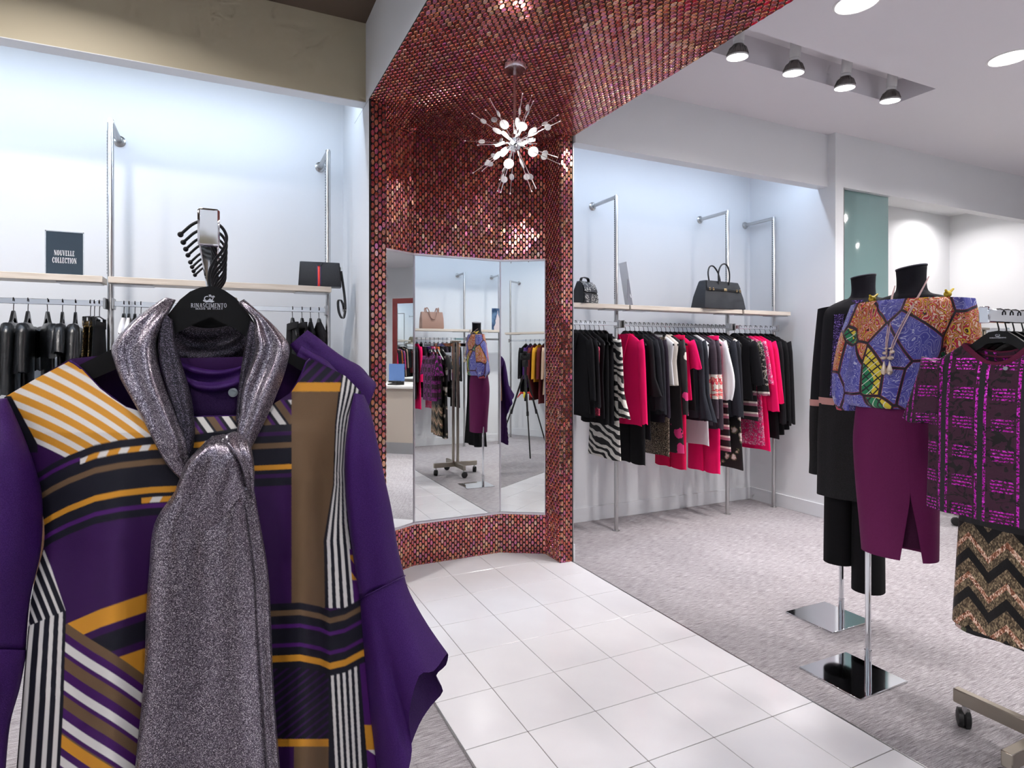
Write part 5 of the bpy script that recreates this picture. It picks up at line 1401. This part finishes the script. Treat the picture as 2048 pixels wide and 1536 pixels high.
# ================================================================== RIGHT STAND: SEQUIN TOP, CHEVRON DRESS
def seqtop(t):
    v = t.coord('Object'); x, y, z = t.xyz(v)
    n_ = t.noise(v, 160.0, 2, 0.6); big = t.noise(v, 26.0, 2, 0.5, dist=2.0)
    fx = t.math('FRACT', t.math('MULTIPLY', x, 9.5)); fz = t.math('FRACT', t.math('MULTIPLY', z, 10.5))
    vs = t.math('MAXIMUM', t.math('MULTIPLY', t.greater(fx, 0.12), t.less(fx, 0.19)), t.math('MULTIPLY', t.greater(fx, 0.34), t.less(fx, 0.41)))
    fine = t.math('FRACT', t.math('MULTIPLY', z, 95.0))
    hs = t.math('MULTIPLY', t.math('MULTIPLY', t.less(fz, 0.42), t.less(fine, 0.5)), t.greater(fx, 0.47))
    dark = t.math('MULTIPLY', t.greater(fx, 0.20), t.less(fx, 0.33))
    seq = t.math('MULTIPLY', t.math('MAXIMUM', vs, hs), t.greater(n_, t.math('ADD', 0.40, t.math('MULTIPLY', big, 0.16))))
    lace = t.greater(big, 0.56)
    base = t.mix(lace, lin((60,20,46)), lin((14,8,12)))
    base = t.mix(dark, base, lin((34,30,36)))
    col = t.mix(seq, base, t.ramp(n_, [(0.44, lin((150,8,140))), (0.60, lin((226,26,214))), (0.70, lin((250,120,250)))]))
    t.put(t.b('Base Color'), col); t.put(t.b('Metallic'), t.math('MULTIPLY', seq, 0.55)); t.put(t.b('Roughness'), t.math('SUBTRACT', 0.75, t.math('MULTIPLY', seq, 0.42)))
    t.put(t.b('Normal'), t.bump(t.math('ADD', n_, t.math('MULTIPLY', seq, 0.6)), 0.5, 0.003))
SEQTOP = mat('magenta_sequin_lace', fn=seqtop)
def chevron(t):
    v = t.coord('Object'); x, y, z = t.xyz(v)
    tri = t.math('PINGPONG', t.math('MULTIPLY', x, 1.0), 0.055)
    s_ = t.math('ADD', z, t.math('MULTIPLY', tri, 1.25))
    fr_ = t.math('FRACT', t.math('MULTIPLY', s_, 7.6))
    n_ = t.xyz(t.voro(t.coord('Object', (1.6, 1, 0.7)), 240.0, out='Color'))[0]
    gold = t.ramp(n_, [(0.2, lin((70,58,44))), (0.6, lin((112,96,74))), (0.93, lin((170,150,118)))])
    copper = t.ramp(n_, [(0.2, lin((120,66,40))), (0.6, lin((206,150,120))), (0.9, lin((250,226,206)))])
    c_ = t.mix(t.math('MULTIPLY', t.greater(fr_, 0.22), t.less(fr_, 0.38)), gold, copper)
    c_ = t.mix(t.greater(fr_, 0.72), c_, lin((18,16,18)))
    yoke = t.greater(z, -0.71)
    t.put(t.b('Base Color'), t.mix(yoke, c_, lin((22,21,24))))
    t.put(t.b('Metallic'), t.math('MULTIPLY', t.math('SUBTRACT', 1.0, yoke), 0.45)); t.b('Roughness').default_value = 0.42
    t.put(t.b('Normal'), t.bump(n_, 0.4, 0.003))
CHEV = mat('bronze_chevron_sequins', fn=chevron)
AZ = STZ + 0.021
def wide_top(label, X, m, drop, L, w_, neck, rz):
    t_ = thing('sequin_top', label, 'top', (X, STY, AZ), rz)
    zt, zs0 = -0.108 - drop, -0.180 - drop
    zs = [zt + (zs0 - zt)*k/5 for k in range(6)] + [zs0 + (-L - zs0)*k/16 for k in range(1, 17)]
    rr = []
    n = 56
    for i, z in enumerate(zs):
        ring = []
        if i <= 5: q = i/5; a = neck + (w_ - neck)*q; b_ = 0.014 + 0.014*q
        else: q = (i-5)/16; a = w_*interp(q, [(0, 1), (0.2, 0.98), (0.6, 0.99), (1, 1.02)]); b_ = interp(q, [(0, 0.028), (0.3, 0.045), (1, 0.05)])
        for k in range(n):
            th = 2*PI*k/n
            x = a*sg(math.cos(th), 0.85); y = b_*sg(math.sin(th), 0.8)
            fr_ = max(0, 1 - i/7)*math.sin(th)**2*(1 if math.sin(th) > 0 else 0.45)*(1 - (x/max(a, 0.01))**2)
            qq = max(0, (i-5)/16)
            y += 0.007*qq*qq*math.sin(x*55 + 1.0)*abs(math.sin(th))
            ring.append((x, y, z - 0.062*fr_))
        rr.append(ring)
    obj('body', MB().rings(rr, False, False), m, t_, 180)
    obj('neck_band', MB().rings([[(p[0]*s_, p[1]*s_ + 0.002*math.copysign(1, p[1]), p[2] + dz) for p in rr[0]] for s_, dz in ((0.985, 0.005), (1.01, 0.003), (1.05, -0.014), (1.02, -0.016))], False, False), cloth('burgundy_facing', (98,34,60)), t_, 180)
    for s_ in (-1, 1):
        ns = 8
        zz = [zs0 + 0.012 - 0.205*k/ns for k in range(ns+1)]
        xs = [w_ - 0.030 + 0.045*(k/ns) for k in range(ns+1)]
        rx = [0.050 + 0.012*(k/ns) for k in range(ns+1)]; ry = [0.030 + 0.016*(k/ns) for k in range(ns+1)]
        obj('sleeve', MB().rings(sleeve_rings(s_, zz, xs, rx, ry, 0.6, n=24, amp=0.006), True, False), m, t_, 180)
    return t_
st_ = wide_top('magenta sequin and black lace top on the right clothes stand', 2.255, SEQTOP, 0.000, 0.665, 0.196, 0.095, PI/2)
obj('button', MB().lathe([(0.006, 0), (0.006, 0.002), (0.003, 0.003)], 14, (-0.03, 0.030, -0.184), (0, 1, 0)), MATS['pale_button'], st_)
h0 = hanger((2.255, STY, AZ), PI/2, 'black printed hanger carrying the magenta sequin top', 'hangers on the right clothes stand', steep=True)
def flatfn(a, b, d): return (-a, 0.0062 + d, b)
lettering('brand_lettering', 'RINASCIMENTO', flatfn, -0.0003, 0.0006, -0.021, 0.021, -0.0905, -0.0865, M_SILVER, h0, 0.16, 0.10)
emb = MB()
for pts in (_arc(-0.003,-0.0805,0.0035,0.003,0.3,5.2,0.0011,0.0010), _arc(0.0025,-0.0805,0.003,0.003,-2.6,2.0,0.0010,0.0010), [(-0.007,-0.0845),(0,-0.0835),(0.007,-0.0845),(0,-0.0855)]):
    emb.extrude(pts, flatfn, -0.0003, 0.0006)
obj('emblem', emb, M_SILVER, h0, 0)
wide_top('second magenta sequin top behind the first', 2.300, SEQTOP, 0.004, 0.64, 0.185, 0.085, PI/2)
hanger((2.300, STY, AZ), PI/2, 'black hanger carrying the second sequin top', 'hangers on the right clothes stand', steep=True)
garment('chevron_dress', 'black dress with bronze chevron sequin skirt under the sequin top', 'dress', (2.345, STY, AZ), PI/2, None, CHEV, 1.065, 'strappy', None, w_=0.150, flare=1.12, thick=0.034, amp=0.012, nf=3, seed=801)
hanger((2.345, STY, AZ), PI/2, 'black hanger carrying the chevron sequin dress', 'hangers on the right clothes stand', steep=True)
garment('lace_dress', 'black and white lace dress on the right clothes stand', 'dress', (2.40, STY, AZ), PI/2, None, FLORAL, 1.10, 'top', 'short', 0.15, w_=0.18, thick=0.026, seed=802)
hanger((2.40, STY, AZ), PI/2, 'black hanger carrying the black and white lace dress', 'hangers on the right clothes stand', steep=True)
for k, lab in enumerate(('long black gown on the far arm of the right stand', 'flowing black gown at the outer end of the right stand')):
    garment('gown', lab, 'dress', (2.80 + 0.07*k, STY, AZ), PI/2, 'gowns on the right clothes stand', BLACK, 1.22, 'strappy', None, w_=0.15, flare=1.5, thick=0.03, amp=0.02, nf=4, seed=810 + k)
    hanger((2.80 + 0.07*k, STY, AZ), PI/2, 'black hanger of the ' + lab, 'hangers on the right clothes stand', steep=True)
# ================================================================== CHANDELIER
ch = thing('chandelier', 'sparkling sputnik chandelier with clear discs under the mosaic soffit', 'chandelier', (1.392, 2.61, ZS))
HZ = -0.405
M_SMOKE = mat('dark_polished_chrome', (196,186,188), 0.12, 1.0)
obj('canopy', MB().lathe([(0.058, 0.0), (0.058, -0.030), (0.056, -0.033), (0.012, -0.036)], 32), M_SMOKE, ch)
obj('stem', MB().tube([(0, 0, -0.03), (0, 0, HZ + 0.03)], 0.0075, 12), M_SMOKE, ch)
hub = obj('hub', MB().lathe([(0.010, 0.045), (0.026, 0.038), (0.030, 0.02), (0.020, 0.010), (0.034, 0.0), (0.020, -0.010), (0.030, -0.02), (0.024, -0.036), (0.006, -0.045)], 20, (0, 0, HZ)), M_CHROME, ch)
M_DISC = mat('clear_glass_disc', (240,242,246), 0.08, 0.0, **{'Transmission Weight': 0.35, 'IOR': 1.5})
M_ROD = mat('bright_chrome_rod', (235,232,232), 0.12, 1.0)
tips = [(350,462),(318,530),(175,700),(100,877),(230,1080),(285,1105),(172,1255),(450,1352),(462,1473),(588,1380),(795,1450),(862,1330),(1060,1195),(1090,1010),(1037,833),(887,787),(1065,645),(805,408),(660,610),(480,1180),(760,1080),(420,740),(760,700),(340,960)]
rg, fwv = Vector((_c, -_s, 0)), Vector((_s, _c, 0))
RR = 0.262
for i, (a, b_) in enumerate(tips):
    dx, dz = (a - 615)*0.1953*0.00254, -(b_ - 940)*0.1953*0.00254
    r2 = math.hypot(dx, dz)
    dep = math.sqrt(max(0.0, RR*RR - r2*r2))*(1 if i % 2 else -1)
    d = (rg*dx + vz*dz + fwv*dep).normalized()
    o0 = Vector((0, 0, HZ))
    rd = obj('rod', MB().tube([(o0 + d*0.02)[:], (o0 + d*RR)[:]], 0.0019, 6).sphere((o0 + d*RR)[:], 0.0046, 8, 6), M_ROD, ch)
    nrm = d.cross(Vector((math.sin(i*2.1), math.cos(i*1.7), 0.5))).normalized()
    rs = 0.0165
    c0 = o0 + d*(RR*(0.66 + 0.08*((i*7) % 3)/2))
    obj('glass_disc', MB().lathe([(rs, -0.0015), (rs, 0.0015)], 22, c0, nrm), M_DISC, rd, 30)
    if i % 2 == 0:
        nrm2 = d.cross(Vector((math.cos(i*1.3), math.sin(i*2.7), 0.3))).normalized()
        obj('glass_disc', MB().lathe([(0.026, -0.0015), (0.026, 0.0015)], 26, o0 + d*(RR*0.42), nrm2), M_DISC, rd, 30)
E_BULB = emit('lit_bulb', (1.0, 0.93, 0.88), 40.0)
for i, (a, b_, sgn) in enumerate([(490,890,-1),(690,785,-1),(800,930,-1),(575,1000,-1),(685,1010,-1),(490,1080,-1),(740,880,1),(500,960,1)]):
    dx, dz = (a - 615)*0.1953*0.00254, -(b_ - 940)*0.1953*0.00254
    L = 0.098; r2 = math.hypot(dx, dz); dep = math.sqrt(max(0.0004, L*L - r2*r2))*sgn
    d = (rg*dx + vz*dz + fwv*dep).normalized(); o0 = Vector((0, 0, HZ))
    lh = obj('lamp_holder', MB().tube([(o0 + d*0.02)[:], (o0 + d*0.062)[:]], 0.007, 10), M_CHROME, ch)
    obj('bulb', MB().lathe([(0.004, 0.062), (0.0075, 0.066), (0.0085, 0.080), (0.0085, 0.098), (0.006, 0.106), (0.001, 0.109)], 12, o0, d), E_BULB, lh)
    lamp('POINT', 'light', ch, o0 + d*0.090, (0, 0, 0), LAMP_BULB, (1.0, 0.92, 0.86), shadow_soft_size=0.012)

# ================================================================== SHELF ITEMS
SZ = 1.7975
# collection sign on the left shelf
SYg = 3.64
a0, a1 = at(92, 545, SYg), at(166, 470, SYg)
sgn_ = thing('shelf_sign', 'slate blue acrylic sign reading NOUVELLE COLLECTION', 'sign', ((a0[0]+a1[0])/2, SYg, SZL + 0.0005))
hw, hh = (a1[0]-a0[0])/2, 0.228
obj('panel', MB().rbox(-hw, hw, -0.002, 0.003, 0.004, hh, 0.001, 1), mat('slate_blue_print', (46,60,72), 0.22), sgn_)
obj('foot', MB().rbox(-hw, hw, -0.004, 0.05, 0.0, 0.004, 0.001, 1), M_PLASTIC, sgn_)
obj('clear_rim', MB().box(-hw-0.004, -hw, -0.003, 0.004, 0.0, hh+0.004).box(hw, hw+0.004, -0.003, 0.004, 0.0, hh+0.004).box(-hw-0.004, hw+0.004, -0.003, 0.004, hh, hh+0.004), M_PLASTIC, sgn_)
M_SIGNTXT = mat('white_lettering', (236,238,240), 0.5)
sf = lambda a, b, d: (a, -0.002 + d, b)
kx = 2*hw/74.0
lettering('lettering_top', 'NOUVELLE', sf, -0.0012, 0.0005, (108-129)*kx, (149-129)*kx, 0.228*(545-511)/75, 0.228*(545-502)/75, M_SIGNTXT, sgn_, 0.2, 0.06)
lettering('lettering_bottom', 'COLLECTION', sf, -0.0012, 0.0005, (104.5-129)*kx, (153-129)*kx, 0.228*(545-524)/75, 0.228*(545-514.5)/75, M_SIGNTXT, sgn_, 0.2, 0.06)

M_BAG = mat('black_pebbled_leather', (38,42,48), 0.5, fn=lambda t: t.put(t.b('Normal'), t.bump(t.voro(t.coord('Object'), 380.0), 0.35, 0.002)))
M_BAGD = mat('black_smooth_leather', (26,28,32), 0.38)
M_GOLD = mat('pale_gold_metal', (226,200,150), 0.2, 1.0)
M_RED = mat('coral_red_stripe', (236,64,60), 0.5); M_NAVYS = mat('navy_stripe', (40,44,84), 0.5)
# flap bag with red stripe
bx = (at(601, 572, 3.63)[0] + at(678, 572, 3.63)[0])/2
bg = thing('flap_bag', 'black flap handbag with a red centre stripe on the left shelf', 'handbag', (bx, 3.64, SZL + 0.0005), -0.12)
def wedge(hw0, hw1, prof, mb=None):
    """prof: (y, z) closed outline; extruded along x with top narrower"""
    mb = mb or MB(); n = len(prof); zm = max(p[1] for p in prof)
    ww = [hw0 + (hw1-hw0)*p[1]/zm for p in prof]
    return mb.rings([[(-w_, p[0], p[1]) for w_, p in zip(ww, prof)], [(w_, p[0], p[1]) for w_, p in zip(ww, prof)]])
fp = [(-0.052, 0.0), (-0.058, 0.02), (-0.056, 0.06), (-0.044, 0.12), (-0.028, 0.150), (0.0, 0.156), (0.018, 0.150), (0.030, 0.10), (0.040, 0.0)]
obj('body', wedge(0.128, 0.118, fp), M_BAGD, bg)
fl_ = obj('flap', wedge(0.122, 0.112, [(y-0.004, z) for y, z in fp[:6]] + [(y-0.001, z) for y, z in fp[5::-1]]), M_BAG, bg)
for x0, x1, m in ((-0.014, 0.000, M_RED), (-0.020, -0.014, M_NAVYS), (0.000, 0.006, M_NAVYS)):
    obj('stripe', MB().rings([[(x, y - 0.0052, z) for x in (x0, x1)] + [(x, y - 0.0042, z) for x in (x1, x0)] for y, z in fp[:5]]), m, fl_, 180)
obj('stripe_tab', MB().extrude([(-0.030, 0.150), (0.018, 0.150), (0.006, 0.128), (-0.014, 0.124)], lambda a, b, d: (a, -0.034 - (0.150-b)*0.42 - d, b), 0.003, 0.006), M_BAG, fl_)
obj('strap_ring', MB().tube([(0.126, 0.012*math.cos(a), 0.115 + 0.014*math.sin(a)) for a in [2*PI*k/12 for k in range(13)]], 0.0022, 6), M_STEEL, bg)
obj('strap', MB().rings([[(x - 0.008, y, z), (x + 0.008, y + 0.003, z), (x + 0.008, y + 0.006, z), (x - 0.008, y + 0.003, z)] for x, y, z in
     [tuple(p) for p in catmull([(0.128, -0.01, 0.105), (0.136, -0.015, 0.05), (0.148, -0.03, -0.05), (0.152, -0.04, -0.13), (0.142, -0.05, -0.188), (0.128, -0.055, -0.19), (0.112, -0.05, -0.15), (0.108, -0.045, -0.09), (0.124, -0.04, -0.078), (0.140, -0.035, -0.11), (0.146, -0.03, -0.15)], 5)]]), M_BAGD, bg, 180)
obj('buckle', MB().rbox(0.140, 0.158, -0.04, -0.02, -0.152, -0.136, 0.003), M_STEEL, bg)
# structured black handbag with two handles
hb0, hb1 = at(1389, 615, 3.63)[0], at(1487, 615, 3.63)[0]
hb = thing('handbag', 'structured black handbag with two handles and gold buckles', 'handbag', ((hb0+hb1)/2, 3.64, SZ), 0.10)
W0, W1, HH = (hb1-hb0)/2*0.92, (hb1-hb0)/2*0.74, 0.235
obj('body', MB().rings([[(x*w_, y*dp, z) for x, y in ((-1,-1),(-0.5,-1.08),(0,-1.1),(0.5,-1.08),(1,-1),(1.02,0),(1,1),(0,1.08),(-1,1),(-1.02,0))] for z, w_, dp in ((0.0, W0, 0.068), (0.012, W0*1.01, 0.070), (0.10, W0*0.95, 0.060), (0.19, W1*1.06, 0.042), (0.225, W1*1.01, 0.034), (HH, W1*0.97, 0.030))]), M_BAG, hb, 60)
ff = obj('flap', MB().rings([[(x*w_, -dp - 0.006, z) for x in (-1, -0.4, 0.4, 1)] + [(x*w_, -dp - 0.001, z) for x in (1, 0.4, -0.4, -1)] for z, w_, dp in ((0.150, W1*1.04, 0.056), (0.19, W1*1.03, 0.046), (0.232, W1*0.97, 0.034))]), M_BAG, hb, 60)
obj('belt', MB().rbox(-W1*1.02, W1*1.02, -0.064, -0.056, 0.152, 0.168, 0.002, 1), M_BAGD, hb)
for x in (-W1*0.93, -W1*0.72, W1*0.72, W1*0.93):
    obj('buckle', MB().tube([(x + 0.007*math.cos(a), -0.066, 0.160 + 0.011*math.sin(a)) for a in [2*PI*k/12 for k in range(13)]], 0.0022, 6), M_GOLD, hb)
obj('clasp', MB().rbox(-0.018, 0.018, -0.070, -0.062, 0.150, 0.172, 0.003), M_GOLD, hb)
for y, lean in ((-0.048, -0.010), (0.034, 0.012)):
    pts = [(-0.062, y, 0.205), (-0.072, y + lean*0.5, 0.25), (-0.076, y + lean, 0.31), (-0.056, y + lean*1.5, 0.358), (-0.02, y + lean*1.8, 0.378), (0.02, y + lean*1.8, 0.368), (0.056, y + lean*1.2, 0.320), (0.070, y + lean*0.5, 0.26), (0.066, y, 0.205)]
    obj('handle', MB().tube([tuple(p) for p in catmull(pts, 4)], 0.0062, 8), M_BAGD, hb)
obj('feet', MB().sphere((-W0*0.8, -0.05, 0.002), 0.006).sphere((W0*0.8, -0.05, 0.002), 0.006), M_GOLD, hb)
# snakeskin bag
def snake(t):
    v = t.coord('Object', (1, 1, 1.3)); d = t.voro(v, 90.0); b2 = t.noise(v, 14.0, 2)
    t.put(t.b('Base Color'), t.mix(t.math('MULTIPLY', t.less(d, 0.42), t.greater(b2, 0.46)), lin((44,46,52)), lin((206,206,200)))); t.put(t.b('Normal'), t.bump(d, 0.3, 0.003))
M_SNAKE = mat('black_and_white_snakeskin', rough=0.4, fn=snake)
sb = thing('snakeskin_bag', 'small black and white snakeskin bag next to the mosaic pillar', 'handbag', (at(1172, 600, 3.63)[0], 3.645, SZ), 0.35)
pf2 = [(-0.050, 0.0), (-0.056, 0.03), (-0.050, 0.08), (-0.035, 0.135), (-0.01, 0.160), (0.02, 0.158), (0.04, 0.10), (0.045, 0.0)]
obj('body', wedge(0.098, 0.078, pf2), M_BAGD, sb, 60)
obj('flap', wedge(0.090, 0.078, [(-0.058, 0.085), (-0.052, 0.110), (-0.040, 0.142), (-0.012, 0.167), (0.02, 0.165), (0.018, 0.160), (-0.012, 0.161), (-0.037, 0.137), (-0.048, 0.108), (-0.054, 0.085)]), M_SNAKE, sb, 60)
obj('front_pocket', wedge(0.090, 0.084, [(-0.060, 0.004), (-0.063, 0.03), (-0.059, 0.07), (-0.054, 0.07), (-0.056, 0.03), (-0.052, 0.004)]), M_SNAKE, sb, 60)
obj('handle', MB().rings([[(x, y - 0.012, z - 0.002), (x, y + 0.012, z - 0.002), (x, y + 0.012, z + 0.003), (x, y - 0.012, z + 0.003)] for x, y, z in [tuple(p) for p in catmull([(-0.055, 0.0, 0.155), (-0.05, -0.002, 0.185), (-0.03, -0.004, 0.196), (0.02, -0.004, 0.194), (0.042, -0.002, 0.182), (0.048, 0, 0.150)], 4)]]), M_BAGD, sb, 60)
# price card seen edge-on with its easel back
pc = thing('easel_card', 'tall display card with grey easel back on the right shelf', 'sign', (at(1254, 600, 3.64)[0], 3.645, SZ), 0.0)
obj('card', MB().extrude([(0.022, 0.0), (0.026, 0.0), (-0.038, 0.335), (-0.042, 0.335)], lambda a, b, d: (a, d, b), -0.05, 0.045), mat('white_card', (228,230,235), 0.6), pc)
obj('easel_back', MB().extrude([(0.018, 0.0), (-0.020, 0.0), (-0.036, 0.060), (-0.034, 0.20), (-0.020, 0.20)], lambda a, b, d: (a, d, b), -0.052, -0.049), mat('grey_board', (128,130,140), 0.7), pc)
obj('print', MB().extrude([(0.004, 0.06), (-0.008, 0.09), (-0.010, 0.075), (0.0, 0.055)], lambda a, b, d: (a, d, b), -0.0535, -0.0525), mat('white_card', (228,230,235), 0.6), pc)

# ================================================================== SEEN IN THE MIRRORS
M_TOTE = mat('brown_tote_leather', (158,124,110), 0.5, fn=lambda t: t.put(t.b('Normal'), t.bump(t.noise(t.coord('Object'), 60.0), 0.2, 0.004)))
tt = thing('tote_bag', 'rosy brown tote bag reflected in the centre mirror', 'handbag', (2.90, -0.75, SZ))
obj('body', MB().rings([[(x*w_, y*dp, z) for x, y in ((-1,-1),(0,-1.1),(1,-1),(1,1),(0,1.1),(-1,1))] for z, w_, dp in ((0.0, 0.165, 0.07), (0.02, 0.17, 0.072), (0.15, 0.17, 0.055), (0.25, 0.162, 0.03))]), M_TOTE, tt, 40)
for y in (-0.03, 0.03):
    sy = 1 if y > 0 else -1
    obj('handle', MB().tube([tuple(p) for p in catmull([(-0.09, y, 0.20), (-0.10, y, 0.28), (-0.085, y + sy*0.01, 0.31), (-0.06, y + sy*0.03, 0.26), (-0.03, y + sy*0.045, 0.16), (0.03, y + sy*0.045, 0.15), (0.07, y + sy*0.03, 0.24), (0.09, y + sy*0.01, 0.31), (0.10, y, 0.28), (0.09, y, 0.20)], 4)], 0.008, 8), M_TOTE, tt)
po = thing('poster_stand', 'blue fashion photo card reflected beside the mannequin neck', 'poster', (4.00, -0.74, SZ))
def poster(t):
    v = t.coord('Object'); x, y, z = t.xyz(v); n_ = t.noise(v, 9.0, 2)
    fig = t.less(t.math('ADD', t.math('ABSOLUTE', t.math('ADD', x, 0.01)), t.math('MULTIPLY', n_, 0.08)), t.math('SUBTRACT', 0.105, t.math('MULTIPLY', z, 0.22)))
    t.put(t.b('Base Color'), t.mix(fig, t.ramp(n_, [(0.4, lin((40,66,100))), (0.6, lin((96,126,160)))]), lin((206,196,200))))
obj('panel', MB().box(-0.11, 0.11, -0.003, 0.003, 0, 0.34), mat('fashion_photo_print', rough=0.3, fn=poster), po)
obj('foot', MB().box(-0.11, 0.11, -0.05, 0.02, 0, 0.004), M_PLASTIC, po)
ob = thing('olive_bag', 'olive flap bag reflected in the right mirror', 'handbag', (-0.14, -1.27, 1.7905))
obj('body', wedge(0.165, 0.135, [(-0.06, 0.0), (-0.06, 0.06), (-0.03, 0.17), (0.03, 0.17), (0.06, 0.06), (0.06, 0.0)]), mat('olive_leather', (112,104,84), 0.45), ob)
obj('flap', wedge(0.150, 0.128, [(0.064, 0.05), (0.066, 0.08), (0.036, 0.178), (-0.02, 0.178), (-0.02, 0.172), (0.032, 0.172), (0.060, 0.08), (0.060, 0.05)]), MATS['olive_leather'], ob)
obj('handle', MB().tube([(-0.09, 0, 0.17), (-0.08, 0, 0.20), (0.08, 0, 0.20), (0.09, 0, 0.17)], 0.006, 8), MATS['olive_leather'], ob)

# counter and framed mirror on the right (left mirror reflection)
M_COUNT = mat('beige_counter_laminate', (190,178,165), 0.5); M_KICK = mat('grey_kick_panel', (150,150,152), 0.5)
cn = thing('sales_counter', 'beige sales counter reflected in the left mirror', 'counter', (5.85, 1.62, 0))
obj('body', MB().box(-0.58, 0.60, -0.75, 0.62, 0.16, 0.93), M_COUNT, cn)
obj('kick', MB().box(-0.585, 0.605, -0.755, 0.625, 0.0, 0.16), M_KICK, cn)
obj('top', MB().rbox(-0.62, 0.64, -0.79, 0.66, 0.93, 0.97, 0.004), mat('white_counter_top', (226,224,220), 0.25), cn)
tb = thing('tablet_screen', 'blue screen standing on the sales counter', 'screen', (6.10, 1.55, 0.9705), -1.2)
obj('panel', MB().box(-0.16, 0.16, -0.01, 0.01, 0.03, 0.30), mat('blue_screen_back', (84,116,170), 0.4), tb)
obj('stand', MB().box(-0.05, 0.05, -0.05, 0.05, 0.0, 0.03), M_BLACKPL, tb)
ph_ = thing('desk_phone', 'dark desk phone lying on the sales counter', 'phone', (5.50, 1.78, 0.9705), 0.4)
obj('base', MB().extrude([(-0.09, 0.0), (0.09, 0.0), (0.09, 0.05), (-0.09, 0.015)], lambda a, b, d: (d, a, b), -0.08, 0.08), M_BLACKPL, ph_)
obj('handset', MB().rbox(-0.075, -0.03, -0.09, 0.09, 0.035, 0.062, 0.01), M_BLACKPL, ph_)
fm_ = thing('framed_mirror', 'tall mirror in a red mosaic frame across the shop', 'mirror', (7.1, 1.40, 0))
obj('glass', MB().box(-0.004, 0.004, -0.24, 0.40, 0.30, 2.32), M_MIRROR, fm_)
M_REDF = mat('dark_red_frame', (96,34,34), 0.25)
obj('frame', MB().box(-0.01, 0.03, -0.33, -0.24, 0.0, 2.41).box(-0.01, 0.03, 0.40, 0.49, 0.0, 2.41).box(-0.01, 0.03, -0.24, 0.40, 2.32, 2.41).box(-0.01, 0.03, -0.24, 0.40, 0.0, 0.30), M_REDF, fm_)
obj('back_board', MB().box(0.005, 0.05, -0.33, 0.49, 0.0, 2.41), M_REDF, fm_)
# tripod with the camera that took the picture (its reflection stands in the right mirror)
tp = thing('camera_tripod', 'black camera tripod with a yellow tie reflected in the right mirror', 'tripod', (0, 0, 0))
bk = Vector((-_s, -_c, 0))
hd_ = bk*0.10
for k in range(3):
    a = k*2*PI/3 + 0.9
    e = hd_ + Vector((math.cos(a), math.sin(a), 0))*0.43
    m_ = hd_*0.5 + e*0.5
    lg = obj('leg', MB().tube([(hd_.x + 0.03*math.cos(a), hd_.y + 0.03*math.sin(a), 1.12), (m_.x, m_.y, 0.57)], 0.014, 8).tube([(m_.x, m_.y, 0.60), (e.x, e.y, 0.005)], 0.010, 8), M_BLACKPL, tp)
    obj('leg_lock', MB().tube([(m_.x + (hd_.x-e.x)*0.03, m_.y + (hd_.y-e.y)*0.03, 0.62), (m_.x, m_.y, 0.56)], 0.019, 8), M_BLACKPL, lg)
obj('centre_column', MB().tube([(hd_.x, hd_.y, 0.75), (hd_.x, hd_.y, 1.30)], 0.014, 10), M_BLACKPL, tp)
obj('head', MB().rbox(hd_.x-0.035, hd_.x+0.035, hd_.y-0.035, hd_.y+0.035, 1.24, 1.335, 0.008), M_BLACKPL, tp)
M_YEL = mat('yellow_tie', (226,206,40), 0.6); M_REDT = mat('red_tie', (206,44,40), 0.6)
for k, m in enumerate((M_YEL, M_REDT, M_YEL, M_REDT)):
    a = 1.2 + k*1.4
    obj('ribbon_end', MB().tube([(hd_.x, hd_.y, 0.86), (hd_.x + 0.06*math.cos(a), hd_.y + 0.06*math.sin(a), 0.87), (hd_.x + 0.11*math.cos(a), hd_.y + 0.11*math.sin(a), 0.80)], [0.012, 0.016, 0.006], 6), m, tp)
cb_ = thing('photo_camera', 'black camera on the tripod reflected in the right mirror', 'camera', (hd_.x, hd_.y, 1.337), -YAW)
obj('body', MB().rbox(-0.07, 0.07, -0.045, 0.025, 0.0, 0.10, 0.008), M_BLACKPL, cb_)
obj('prism', MB().rbox(-0.03, 0.03, -0.04, 0.02, 0.095, 0.130, 0.008), M_BLACKPL, cb_)
obj('lens_barrel', MB().lathe([(0.030, 0.02), (0.036, 0.03), (0.036, 0.085), (0.038, 0.09), (0.034, 0.09), (0.030, 0.07), (0.002, 0.06)], 24, (0, 0, 0.062), (0, 1, 0)), M_BLACKPL, cb_)
